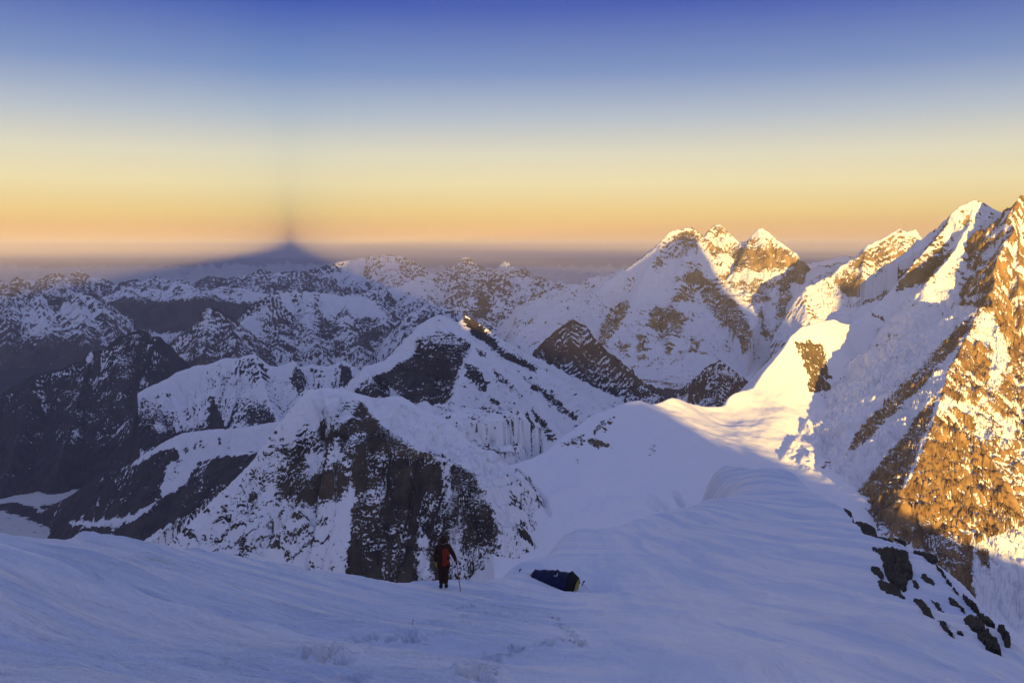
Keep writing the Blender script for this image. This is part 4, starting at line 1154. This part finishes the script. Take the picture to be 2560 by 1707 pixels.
def build_summit():
    te = math.tan(SUN_EL)
    B = 1500.0
    us = np.unique(np.concatenate([np.linspace(-26000, 26000, 500), np.linspace(-1500, 6500, 700)]))
    ss = np.concatenate([np.linspace(-B - 3700, -B, 40), np.linspace(-B, -2, 60)[1:]])
    U, S = np.meshgrid(us, ss)
    pu, ph = zip(*PROFILE)
    zc = np.interp(U, pu, ph) + B * te
    zc = zc + 9 * fbm(U / 90, 0 * U + 0.5, 4, 301)
    top0 = float(np.interp(0.0, pu, ph) + B * te)
    front = (top0 + 2.2) / B
    Z = zc - np.where(S > -B, front, 0.9) * np.abs(S + B)
    Z = Z + 12 * fbm(U / 120, S / 120, 4, 303) * sstep(0, 300, np.abs(S + B)) * sstep(-20, -300, S)
    X = U * UH[0] + S * LH[0]
    Y = U * UH[1] + S * LH[1]
    Z = np.maximum(Z, -2600)
    o = grid_object('mountain', X, Y, Z, M_MID, {'rock': np.full(X.shape, 0.2), 'tint': np.zeros(X.shape), 'flow': np.stack([U, S, Z], -1)})
    tag(o, 'snowy summit pyramid behind the climbers, casting its shadow over the range', kind='structure')


build_summit()


from mathutils.geometry import delaunay_2d_cdt


# ------------------------------------------------------------------ plain materials
def plain(name, col, rough=0.8, grain=0.0, gscale=20.0, bump=0.0):
    m = bpy.data.materials.new(name)
    m.use_nodes = True
    nt = m.node_tree
    bs = nt.nodes['Principled BSDF']
    bs.inputs['Roughness'].default_value = rough
    bs.inputs['Specular IOR Level'].default_value = 0.2
    tc = nd(nt, 'ShaderNodeTexCoord')
    n = nd(nt, 'ShaderNodeTexNoise', i_Scale=gscale, i_Detail=5.0)
    nt.links.new(tc.outputs['Object'], n.inputs['Vector'])
    mx = nd(nt, 'ShaderNodeMix', data_type='RGBA')
    mx.inputs[6].default_value = (*[c * (1 - grain) for c in col], 1)
    mx.inputs[7].default_value = (*[min(1, c * (1 + grain)) for c in col], 1)
    nt.links.new(n.outputs[0], mx.inputs[0])
    nt.links.new(mx.outputs[2], bs.inputs['Base Color'])
    if bump:
        b = nd(nt, 'ShaderNodeBump')
        b.inputs['Strength'].default_value = 0.7
        b.inputs['Distance'].default_value = bump
        nt.links.new(n.outputs[0], b.inputs['Height'])
        nt.links.new(b.outputs[0], bs.inputs['Normal'])
    return m


ROCK = plain('dark_wet_rock', (0.030, 0.025, 0.020), 0.9, 0.6, 3.0, 0.12)
SUIT = plain('dark_down_suit', (0.040, 0.019, 0.014), 0.85, 0.3, 14.0, 0.02)
RED = plain('red_orange_nylon', (0.20, 0.026, 0.011), 0.75, 0.3, 12.0, 0.015)
YELLOW = plain('yellow_nylon', (0.34, 0.24, 0.035), 0.75, 0.25, 16.0, 0.01)
BLACK = plain('black_nylon', (0.014, 0.014, 0.016), 0.8, 0.3, 20.0, 0.01)
BLUE = plain('navy_tent_fabric', (0.008, 0.012, 0.050), 0.6, 0.35, 3.0, 0.03)
OCHRE = plain('ochre_tent_fabric', (0.15, 0.095, 0.03), 0.7, 0.3, 6.0, 0.02)
SKIN = plain('skin', (0.42, 0.25, 0.18), 0.6, 0.1, 10.0)
METAL = plain('worn_metal', (0.30, 0.24, 0.20), 0.45, 0.2, 30.0)
WOOD = plain('red_brown_wood', (0.24, 0.08, 0.04), 0.7, 0.3, 30.0)
GREY = plain('pale_grey_print', (0.30, 0.33, 0.40), 0.7, 0.2, 12.0)
BOOT = plain('boot_plastic', (0.02, 0.018, 0.018), 0.6, 0.3, 20.0)


def mesh_object(name, verts, faces, mat, parent=None, smooth=False):
    me = bpy.data.meshes.new(name)
    me.from_pydata([tuple(map(float, v)) for v in verts], [], faces)
    me.update()
    if smooth:
        me.polygons.foreach_set('use_smooth', [True] * len(me.polygons))
    me.materials.append(mat)
    o = bpy.data.objects.new(name, me)
    COL.objects.link(o)
    if parent:
        o.parent = parent
    return o


def skinned(name, joints, edges, mat, parent=None, sub=2, root=0):
    """joints: (x, y, z, radius x, radius y)"""
    me = bpy.data.meshes.new(name)
    me.from_pydata([j[:3] for j in joints], edges, [])
    o = bpy.data.objects.new(name, me)
    COL.objects.link(o)
    md = o.modifiers.new('skin', 'SKIN')
    md.use_smooth_shade = True
    if not me.skin_vertices:
        bpy.context.view_layer.objects.active = o
    for i, j in enumerate(joints):
        sv = me.skin_vertices[0].data[i]
        sv.radius = (j[3], j[4] if len(j) > 4 else j[3])
        sv.use_root = (i == root)
    ms = o.modifiers.new('smooth', 'SUBSURF')
    ms.levels = sub
    ms.render_levels = sub
    dg = bpy.context.evaluated_depsgraph_get()
    me2 = bpy.data.meshes.new_from_object(o.evaluated_get(dg))
    o.modifiers.clear()
    o.data = me2
    bpy.data.meshes.remove(me)
    me2.name = name
    me2.materials.clear()
    me2.materials.append(mat)
    me2.polygons.foreach_set('use_smooth', [True] * len(me2.polygons))
    if parent:
        o.parent = parent
    return o


def rod(name, a, b, r, mat, parent=None, r2=None, seg=8):
    a, b = Vector(a), Vector(b)
    d = (b - a).normalized()
    u = d.orthogonal().normalized()
    v = d.cross(u)
    vs, fs = [], []
    r2 = r if r2 is None else r2
    for p, rr in ((a, r), (b, r2)):
        for k in range(seg):
            t = 2 * math.pi * k / seg
            vs.append(p + (u * math.cos(t) + v * math.sin(t)) * rr)
    for k in range(seg):
        fs.append((k, (k + 1) % seg, seg + (k + 1) % seg, seg + k))
    fs.append(tuple(range(seg))[::-1])
    fs.append(tuple(range(seg, 2 * seg)))
    return mesh_object(name, vs, fs, mat, parent, True)


def ball(name, c, r, mat, parent=None, seg=12, rings=8):
    bm = bmesh.new()
    bmesh.ops.create_uvsphere(bm, u_segments=seg, v_segments=rings, radius=1.0)
    for v in bm.verts:
        v.co = Vector((v.co.x * r[0] + c[0], v.co.y * r[1] + c[1], v.co.z * r[2] + c[2]))
    me = bpy.data.meshes.new(name)
    bm.to_mesh(me)
    bm.free()
    me.polygons.foreach_set('use_smooth', [True] * len(me.polygons))
    me.materials.append(mat)
    o = bpy.data.objects.new(name, me)
    COL.objects.link(o)
    if parent:
        o.parent = parent
    return o


def empty(name, loc):
    o = bpy.data.objects.new(name, None)
    o.location = loc
    COL.objects.link(o)
    return o


def surface_z(x, y):
    """height of the finished slope mesh under a point"""
    d = (SX - x) ** 2 + (SY - y) ** 2
    i = int(np.argmin(d))
    return float(SZ.ravel()[i])


# ------------------------------------------------------------------ the climber
def hand(name, wrist, down, side, parent, mat):
    """mitten-thick glove: palm, four curled fingers of unequal length and a thumb off the side of the palm"""
    w = Vector(wrist)
    dn = Vector(down).normalized()
    out = Vector(side).normalized()
    fw = dn.cross(out).normalized()
    js, es = [], []

    def add(p, r, prev=None):
        js.append((p.x, p.y, p.z, r, r))
        if prev is not None:
            es.append((prev, len(js) - 1))
        return len(js) - 1
    a = add(w, 0.030)
    b = add(w + dn * 0.045, 0.040, a)
    c = add(w + dn * 0.085, 0.036, b)
    for k, ln in enumerate((0.062, 0.072, 0.068, 0.052)):
        off = fw * (-0.036 + 0.024 * k)
        p0 = add(w + dn * 0.098 + off, 0.0125, c)
        p1 = add(w + dn * (0.098 + ln * 0.45) + off - out * 0.012, 0.0115, p0)
        add(w + dn * (0.098 + ln * 0.70) + off - out * 0.040, 0.0095, p1)
    t0 = add(w + dn * 0.055 + fw * -0.050, 0.014, b)
    add(w + dn * 0.090 + fw * -0.062 - out * 0.022, 0.0115, t0)
    return skinned(name, js, es, mat, parent, 1)


def build_person():
    p = solve_on_slope(1109, 1474)
    root = empty('person', (p[0], p[1], surface_z(p[0], p[1]) - 0.02))
    root.rotation_euler = (0, 0, math.atan2(-p[0], p[1]))
    # continuous body, mostly hidden by the clothes
    J = [(0, 0, 0.92, 0.13, 0.10), (0, 0, 1.12, 0.125, 0.10), (0, 0.0, 1.34, 0.15, 0.105), (0, 0.01, 1.50, 0.09, 0.075), (0, 0.02, 1.57, 0.055, 0.055), (0, 0.04, 1.67, 0.085, 0.095), (0, 0.045, 1.77, 0.07, 0.085),
         (-0.17, 0, 1.46, 0.06), (-0.26, -0.02, 1.18, 0.045), (-0.22, -0.05, 0.90, 0.032),
         (0.17, 0, 1.46, 0.06), (0.33, 0.0, 1.17, 0.045), (0.42, 0.05, 0.90, 0.032),
         (-0.09, 0, 0.86, 0.085), (-0.075, 0.02, 0.48, 0.06), (-0.085, 0.0, 0.10, 0.042), (-0.085, 0.15, 0.05, 0.035),
         (0.09, 0, 0.86, 0.085), (0.07, 0.03, 0.48, 0.06), (0.085, 0.02, 0.10, 0.042), (0.10, 0.17, 0.05, 0.035)]
    E = [(0, 1), (1, 2), (2, 3), (3, 4), (4, 5), (5, 6), (3, 7), (7, 8), (8, 9), (3, 10), (10, 11), (11, 12), (0, 13), (13, 14), (14, 15), (15, 16), (0, 17), (17, 18), (18, 19), (19, 20)]
    body = skinned('body', J, E, SKIN, root, 2)
    for sx in (-1, 1):
        ball('eye', (sx * 0.032, 0.128, 1.705), (0.014, 0.010, 0.011), BLACK, body, 8, 6)
    mesh_object('nose', [(-0.016, 0.128, 1.668), (0.016, 0.128, 1.668), (0, 0.158, 1.666), (0, 0.130, 1.712), (0, 0.125, 1.655)], [(0, 2, 3), (2, 1, 3), (0, 4, 2), (4, 1, 2)], SKIN, body)
    mesh_object('mouth', [(-0.026, 0.130, 1.632), (0, 0.140, 1.628), (0.026, 0.130, 1.632), (0, 0.138, 1.642)], [(0, 1, 2, 3)], RED, body)
    # clothes
    JJ = [(0, 0, 0.95, 0.19, 0.16), (0, -0.01, 1.12, 0.185, 0.165), (0, -0.015, 1.34, 0.205, 0.165), (0, 0.0, 1.50, 0.14, 0.12), (0, 0.01, 1.57, 0.10, 0.10),
          (-0.18, 0, 1.46, 0.095), (-0.275, -0.02, 1.18, 0.078), (-0.235, -0.05, 0.93, 0.058),
          (0.18, 0, 1.46, 0.095), (0.335, 0.0, 1.17, 0.078), (0.42, 0.05, 0.93, 0.056), (0, 0, 0.82, 0.19, 0.16)]
    skinned('jacket', JJ, [(0, 1), (1, 2), (2, 3), (3, 4), (3, 5), (5, 6), (6, 7), (3, 8), (8, 9), (9, 10), (0, 11)], SUIT, root, 2)
    JT = [(0, 0, 0.90, 0.19, 0.15), (-0.085, 0, 0.80, 0.135), (-0.07, 0.02, 0.48, 0.105), (-0.07, 0.0, 0.15, 0.080), (0.085, 0, 0.80, 0.135), (0.07, 0.03, 0.48, 0.105), (0.075, 0.02, 0.15, 0.080)]
    skinned('trousers', JT, [(0, 1), (1, 2), (2, 3), (0, 4), (4, 5), (5, 6)], SUIT, root, 2)
    hd = skinned('hood', [(0, 0.0, 1.55, 0.125, 0.12), (0, 0.012, 1.66, 0.135, 0.125), (0, 0.015, 1.76, 0.120, 0.12), (0, 0.02, 1.83, 0.065, 0.07)], [(0, 1), (1, 2), (2, 3)], SUIT, root, 2)
    # red-orange panel over the right of the back
    vs, fs = [], []
    n, m = 9, 7
    for i in range(n):
        t = i / (n - 1)
        z = 0.84 + 0.60 * t
        for j in range(m):
            a = math.radians(-100 + 108 * j / (m - 1) * (0.75 + 0.25 * math.sin(math.pi * t)))
            rx, ry = 0.196 + 0.02 * math.sin(math.pi * t), 0.172 + 0.012 * math.sin(math.pi * t)
            vs.append((rx * math.cos(a), -0.012 + ry * math.sin(a), z + 0.008 * math.sin(j * 2.0 + i)))
    for i in range(n - 1):
        for j in range(m - 1):
            fs.append((i * m + j, i * m + j + 1, (i + 1) * m + j + 1, (i + 1) * m + j))
    bp = mesh_object('back_panel', vs, fs, RED, root, True)
    sd = bp.modifiers.new('thickness', 'SOLIDIFY')
    sd.thickness = 0.02
    bp['label'] = 'red-orange panel on the back of the suit'
    for sx, ay in ((-0.085, 0.0), (0.088, 0.02)):
        b = skinned('boot', [(sx, ay, 0.20, 0.075), (sx, ay, 0.08, 0.072, 0.07), (sx, ay - 0.05, 0.06, 0.062, 0.05), (sx * 1.1, ay + 0.13, 0.055, 0.060, 0.045), (sx * 1.15, ay + 0.20, 0.05, 0.045, 0.035)], [(0, 1), (1, 2), (1, 3), (3, 4)], BOOT, root, 1)
    g1 = hand('glove', (-0.232, -0.05, 0.91), (0.06, 0.02, -1), (-1, 0, 0), root, YELLOW)
    g1['label'] = 'yellow glove'
    cuff = skinned('cuff', [(-0.245, -0.05, 0.98, 0.070), (-0.236, -0.05, 0.89, 0.062)], [(0, 1)], YELLOW, root, 1)
    cuff['label'] = 'yellow cuff'
    hand('glove', (0.42, 0.05, 0.94), (0.18, 0.12, -1), (1, 0.1, 0), root, BLACK)
    tag(root, 'climber in a dark hooded suit with red-orange back, seen from behind on snow', 'person')
    return root, p


person, PP = build_person()


def build_pole():
    M = person.matrix_basis
    top = M @ Vector((0.435, 0.062, 0.90))
    q = solve_on_slope(1152, 1481)
    foot = Vector((q[0], q[1], surface_z(q[0], q[1]) - 0.06))
    root = empty('ice_axe', foot)
    t = top - foot
    rod('shaft', (0, 0, 0), t, 0.014, WOOD, root)
    d = t.normalized()
    rod('spike', (0, 0, -0.02), d * 0.08, 0.004, METAL, root, 0.013)
    h = t + d * 0.02
    mesh_object('head', [h + Vector(c) for c in [(-0.13, 0, 0.0), (-0.05, -0.014, 0.03), (0.10, -0.016, 0.03), (0.11, -0.016, -0.01), (-0.05, -0.014, -0.01), (-0.05, 0.014, 0.03), (0.10, 0.016, 0.03), (0.11, 0.016, -0.01), (-0.05, 0.014, -0.01)]],
                [(0, 1, 4), (0, 8, 5), (0, 5, 1), (0, 4, 8), (1, 2, 3, 4), (5, 8, 7, 6), (1, 5, 6, 2), (4, 3, 7, 8), (2, 6, 7, 3)], METAL, root)
    tag(root, "long thin ice axe planted in the snow, held in the climber's right hand", 'ice axe')


build_pole()


# ------------------------------------------------------------------ the tent
def build_tent():
    c = at(*TENT)
    base_z = surface_z(c[0], c[1])
    root = empty('tent', (c[0], c[1], base_z))
    root.rotation_euler = (math.radians(4), math.radians(-1), 0)
    mpp = TENT[2] / FPX
    # hoops from the low rear (far left) to the high front (near right): x, y, half width, height
    hoops = [(-1.20, 0.72, 0.22, 0.36), (-1.02, 0.64, 0.44, 0.58), (-0.62, 0.48, 0.54, 0.64), (-0.2, 0.30, 0.60, 0.69), (0.0, 0.21, 0.62, 0.72), (0.36, 0.06, 0.64, 0.70), (0.70, -0.10, 0.66, 0.76), (0.95, -0.22, 0.58, 0.52)]
    ax = Vector((2.1, -0.95, 0)).normalized()
    ac = Vector((-ax.y, ax.x, 0))
    n = 17

    def ring(x, y, w, h, k=0.0):
        out = []
        for i in range(n):
            t = math.pi * i / (n - 1)
            sag = 1 + k * math.sin(t * 5.0 + x * 3)
            out.append(Vector((x, y, 0)) + ac * (-w * math.cos(t) * sag) + Vector((0, 0, h * math.sin(t) ** 0.85 * sag - 0.08)))
        return out

    def skin(name, rows, mat):
        vs = [v for r in rows for v in r]
        fs = []
        for a in range(len(rows) - 1):
            for i in range(n - 1):
                fs.append((a * n + i, a * n + i + 1, (a + 1) * n + i + 1, (a + 1) * n + i))
        o = mesh_object(name, vs, fs, mat, root, True)
        md = o.modifiers.new('cloth', 'SOLIDIFY')
        md.thickness = 0.012
        return o

    def fine(h0, h1, m=5, sag=0.05):
        rows = []
        for q in range(m + 1):
            t = q / m
            s_ = 1 - sag * math.sin(math.pi * t)
            a = [h0[k] + (h1[k] - h0[k]) * t for k in range(4)]
            rows.append(ring(a[0], a[1], a[2] * s_, a[3] * s_, 0.012))
        return rows
    body = []
    for a, b in zip(hoops[1:6], hoops[2:7]):
        r = fine(a, b)
        body += r if not body else r[1:]
    skin('canopy', body, BLUE)
    skin('rear_cap', fine(hoops[0], hoops[1], 3, 0.0), OCHRE)['label'] = 'ochre rear end of the tent'
    fr = fine(hoops[6], hoops[7], 3, 0.0)
    skin('front_panel', fr, BLACK)['label'] = 'black front end of the tent'
    # end wall with the yellow door
    last = fr[-1]
    cen = sum((v for v in last), Vector()) / n
    vs = list(last) + [cen + ax * 0.10]
    mesh_object('end_wall', vs, [(i, i + 1, n) for i in range(n - 1)] + [(n - 1, 0, n)], BLACK, root, False)
    e = Vector((1.0, -0.25, 0))
    dv = []
    for i in range(9):
        t = math.pi * (0.02 + 0.62 * i / 8)
        dv.append(e + ax * 0.055 + ac * (-0.46 * math.cos(t)) + Vector((0, 0, 0.40 * math.sin(t) - 0.04)))
    dv.append(e + ax * 0.10 + Vector((0, 0, -0.04)))
    d = mesh_object('door', dv, [(i, i + 1, 9) for i in range(8)], YELLOW, root)
    d['label'] = 'yellow door flap'
    # hoops as poles
    for hp in (hoops[1], hoops[4], hoops[6]):
        r = ring(hp[0], hp[1], hp[2] * 1.012, hp[3] * 1.02)
        vs, fs = [], []
        for i, p in enumerate(r):
            up = (p - Vector((hp[0], hp[1], 0.0))).normalized()
            for k in range(5):
                t = 2 * math.pi * k / 5
                vs.append(p + up * (0.014 * math.cos(t) + 0.006) + ax * 0.014 * math.sin(t))
        for i in range(n - 1):
            for k in range(5):
                fs.append((i * 5 + k, i * 5 + (k + 1) % 5, (i + 1) * 5 + (k + 1) % 5, (i + 1) * 5 + k))
        mesh_object('tent_pole', vs, fs, BLACK, root, True)
    # small pale print and a loop at the top
    r = ring(0.10, 0.17, 0.635, 0.68)
    q0, q1 = r[5], r[7]
    off = (q0 - Vector((0.10, 0.17, 0.0))).normalized() * 0.03
    for k, (s0, s1) in enumerate(((-0.09, -0.02), (0.01, 0.09))):
        mesh_object('print_mark', [q0 + off + ax * s0, q0 + off + ax * s1, q1 + off + ax * s1, q1 + off + ax * (s0 + 0.03)], [(0, 1, 2, 3)], GREY, root)
    tp = ring(0.02, 0.21, 0.62, 0.66)[8]
    rod('top_loop', tp, tp + Vector((0.0, 0, 0.07)), 0.03, BLACK, root, 0.018)
    gl = ring(*hoops[7])[8]
    rod('guy_line', gl, (1.75, -0.75, -0.12), 0.004, WOOD, root)
    rod('guy_line', ring(*hoops[0])[8], (-2.0, 1.1, 0.05), 0.004, WOOD, root)
    tag(root, 'low navy blue tunnel tent with ochre and black ends dug into the snow', 'tent')
    # snow drifted against it
    return root


build_tent()


def stake(px, py, label, hgt, mat, lean):
    p = solve_on_slope(px, py)
    z = surface_z(p[0], p[1])
    root = empty('tent_stake', (p[0], p[1], z - 0.08))
    rod('shaft', (0, 0, 0), (lean, 0, hgt), 0.022, mat, root)
    rod('head', (lean - 0.03, 0, hgt), (lean + 0.07, 0.02, hgt + 0.06), 0.045, BLACK, root, 0.03)
    tag(root, label, 'stake', 'stakes beside the tent')


stake(1453, 1460, 'short orange-shafted stake with a dark head beside the tent door', 0.26, WOOD, 0.12)
stake(1298, 1443, 'tiny dark stake in the snow behind the low end of the tent', 0.14, BLACK, 0.03)

p_ = solve_on_slope(1031, 1565)
wand = empty('marker_wand', (p_[0], p_[1], surface_z(p_[0], p_[1]) - 0.03))
rod('stick', (0, 0, 0), (0.015, 0, 0.13), 0.006, WOOD, wand, 0.004)
rod('tape', (0.012, 0, 0.10), (0.015, 0, 0.125), 0.009, RED, wand, 0.008)
tag(wand, 'thin red stick poking out of the snow in front of the climber', 'stick')


# ------------------------------------------------------------------ rocks along the right edge of the slope
def rock_from_outline(poly, label, group=None, amp=0.5, seed=0):
    """a broken outcrop: ragged outline on the slope, faceted top standing proud of the snow"""
    P = np.array(poly, float)
    c = P.mean(0)
    p0, ga, gb = solve_bare(c[0], c[1])
    co = (ga, gb, p0[2] - ga * p0[0] - gb * p0[1])
    ring = []
    for a, b in zip(P, np.roll(P, -1, 0)):
        n = max(1, int(np.hypot(*(b - a)) / 2.6))
        for q in range(n):
            ring.append(a + (b - a) * q / n)
    ring = np.array(ring)
    ring = c + (ring - c) * 1.06
    dr = ring - c
    ring = ring + 2.0 * dr / (np.linalg.norm(dr, axis=1, keepdims=True) + 1e-6)
    ring = ring + 1.5 * np.stack([fbm(ring[:, 0] / 5, ring[:, 1] / 5, 3, seed + 401), fbm(ring[:, 0] / 5 + 9, ring[:, 1] / 5, 3, seed + 402)], -1)
    x0, y0 = ring.min(0)
    x1, y1 = ring.max(0)
    st = max(2.4, max(x1 - x0, y1 - y0) / 26)
    gx, gy = np.meshgrid(np.arange(x0, x1, st), np.arange(y0, y1, st))
    rnd = np.random.RandomState(seed + 7)
    pts = np.stack([gx.ravel(), gy.ravel()], -1) + rnd.uniform(-0.38, 0.38, (gx.size, 2)) * st
    pts = pts[poly_sd(pts[:, 0], pts[:, 1], ring) > 1.3]
    n = len(ring)
    allp = [Vector((float(x), float(y))) for x, y in np.concatenate([ring, pts])]
    out = delaunay_2d_cdt(allp, [(k, (k + 1) % n) for k in range(n)], [list(range(n))], 1, 1e-4)
    V = np.array([(v.x, v.y) for v in out[0]])
    sd = poly_sd(V[:, 0], V[:, 1], ring)
    a = (V[:, 0] - CX) / FPX
    b = -(V[:, 1] - CY) / FPX
    yy, zz = CP + SP * b, -SP + CP * b
    k = co[2] / (zz - co[0] * a - co[1] * yy)
    k0 = p0[1] / CP
    k = np.clip(k, 0.6 * k0, 1.7 * k0)
    X, Y, Z = a * k, yy * k, zz * k
    rad = max(sd.max(), 1.0)
    size = rad * float(np.median(k)) / FPX
    inside = sd > 0.6
    fac = np.floor(4 * (0.5 + fbm(V[:, 0] / 15, V[:, 1] / 11, 2, seed + 405))) / 4
    lift = amp * size * np.clip(sd / rad, 0, 1) ** 0.5 * (0.75 + 0.6 * fac + 0.45 * rnd.uniform(-1, 1, len(V)))
    Z = Z + wind_carving(X, Y) + np.where(inside, lift + 0.04, -0.12)
    fs = [tuple(f) for f in out[2]]
    o = mesh_object('rock', np.stack([X, Y, Z], -1), fs, ROCK)
    tag(o, label, 'rock', group)


G = 'rocks along the edge of the snow slope'
ROCKS = [
    ([(2179, 1381), (2195, 1372), (2197, 1363), (2228, 1364), (2240, 1369), (2262, 1378), (2270, 1392), (2268, 1402), (2276, 1413), (2280, 1425), (2277, 1440), (2268, 1445), (2264, 1460), (2271, 1472), (2262, 1471), (2240, 1458), (2222, 1443), (2211, 1423), (2206, 1408), (2198, 1396), (2183, 1390)], 'largest black rock outcrop breaking through the snow at the slope edge', 0.28),
    ([(2115, 1273), (2132, 1281), (2140, 1292), (2156, 1292), (2170, 1297), (2185, 1310), (2195, 1325), (2215, 1332), (2228, 1345), (2232, 1353), (2214, 1347), (2214, 1362), (2206, 1352), (2203, 1343), (2190, 1337), (2160, 1320), (2142, 1305), (2135, 1291), (2116, 1279)], 'long thin dark rock rib leading up to the largest outcrop', 0.22),
    ([(2184, 1448), (2206, 1448), (2225, 1457), (2237, 1460), (2250, 1475), (2255, 1484), (2266, 1500), (2263, 1510), (2245, 1503), (2225, 1487), (2213, 1478), (2199, 1466), (2195, 1457)], 'elongated dark rock lying just below the largest outcrop', 0.22),
    ([(2282, 1508), (2293, 1498), (2307, 1508), (2318, 1520), (2330, 1538), (2338, 1552), (2325, 1547), (2305, 1532), (2295, 1516)], 'dark slab of rock alone in smooth snow below the slope edge', 0.22),
    ([(2408, 1557), (2425, 1543), (2448, 1551), (2458, 1575), (2461, 1590), (2430, 1580)], 'squat dark rock with snow in its hollow near the corner of the slope', 0.22),
    ([(2434, 1592), (2470, 1590), (2490, 1610), (2503, 1640), (2480, 1635), (2455, 1615)], 'wide dark rock lowest on the slope edge', 0.22),
]
SMALL = [
    [(2176, 1416), (2195, 1420), (2207, 1430), (2210, 1446), (2195, 1440), (2180, 1425)],
    [(2277, 1447), (2290, 1452), (2298, 1466), (2296, 1476), (2285, 1468)],
    [(2301, 1443), (2310, 1432), (2320, 1441), (2338, 1455), (2333, 1467), (2320, 1458)],
    [(2285, 1375), (2305, 1378), (2330, 1388), (2345, 1402), (2330, 1408), (2322, 1405), (2310, 1393), (2290, 1388)],
    [(2340, 1410), (2360, 1428), (2370, 1447), (2390, 1470), (2403, 1490), (2393, 1482), (2373, 1457), (2350, 1427)],
    [(2370, 1489), (2385, 1494), (2400, 1508), (2408, 1520), (2415, 1540), (2395, 1522), (2385, 1515), (2375, 1500)],
    [(2325, 1490), (2340, 1505), (2350, 1520), (2370, 1540), (2350, 1530), (2335, 1515)],
    [(2341, 1552), (2355, 1560), (2375, 1585), (2388, 1598), (2370, 1590), (2350, 1570)],
    [(2390, 1585), (2402, 1589), (2410, 1598), (2397, 1595)],
    [(2494, 1572), (2510, 1577), (2525, 1607), (2515, 1612), (2500, 1592)],
    [(2440, 1527), (2470, 1547), (2490, 1567), (2470, 1562), (2450, 1542)],
    [(2405, 1478), (2420, 1490), (2440, 1505), (2452, 1520), (2435, 1512), (2415, 1495)],
    [(2235, 1332), (2250, 1340), (2266, 1352), (2262, 1358), (2245, 1346)],
]
for i, (poly, lab, amp) in enumerate(ROCKS):
    rock_from_outline(poly, lab, None, amp, i)
SMALL_LABELS = [
    'small dark rock wedged between the largest outcrop and the elongated rock below it',
    'small pointed rock just under the foot of the largest outcrop',
    'blunt dark rock standing alone beyond the foot of the largest outcrop',
    'broken dark rock band on the crest above the largest outcrop',
    'thin line of dark rock running along the crest of the snow slope',
    'forked thin rock between the crest rock line and the lone slab',
    'narrow dark rock stripe beside the lone slab',
    'narrow rock stripe downhill from the lone slab',
    'tiny dark rock chip between the downhill stripe and the squat rock',
    'thin dark rock on the crest above the wide lowest rock',
    'slender rock on the crest above the squat hollow rock',
    'thin rock sliver between the forked rock and the crest',
    'short rock sliver on the crest beside the long thin rib']
for i, poly in enumerate(SMALL):
    rock_from_outline(poly, SMALL_LABELS[i], G, 0.22, 20 + i)

# ------------------------------------------------------------------ the air
def build_haze():
    me = bpy.data.meshes.new('haze')
    bm = bmesh.new()
    x0, x1, y0, y1, z0, z1 = -150000, 150000, -11900, 200000, -2700, 495
    vs = [bm.verts.new(c) for c in [(x0, y0, z0), (x1, y0, z0), (x1, y1, z0), (x0, y1, z0), (x0, y0, z1), (x1, y0, z1), (x1, y1, z1), (x0, y1, z1)]]
    for f in [(3, 2, 1, 0), (4, 5, 6, 7), (0, 1, 5, 4), (1, 2, 6, 5), (2, 3, 7, 6), (3, 0, 4, 7)]:
        bm.faces.new([vs[i] for i in f])
    bm.to_mesh(me)
    bm.free()
    m = bpy.data.materials.new('haze_air')
    m.use_nodes = True
    nt = m.node_tree
    nt.nodes.clear()
    out = nt.nodes.new('ShaderNodeOutputMaterial')
    v = nt.nodes.new('ShaderNodeVolumePrincipled')
    v.inputs['Color'].default_value = (0.82, 0.80, 0.94, 1)
    v.inputs['Density'].default_value = HAZE
    v.inputs['Density Attribute'].default_value = ''
    v.inputs['Anisotropy'].default_value = -0.22
    nt.links.new(v.outputs[0], out.inputs['Volume'])
    me.materials.append(m)
    o = bpy.data.objects.new('haze', me)
    COL.objects.link(o)
    tag(o, 'thin evening haze filling the air over the whole range', kind='stuff')


HAZE = 1.8e-5
build_haze()
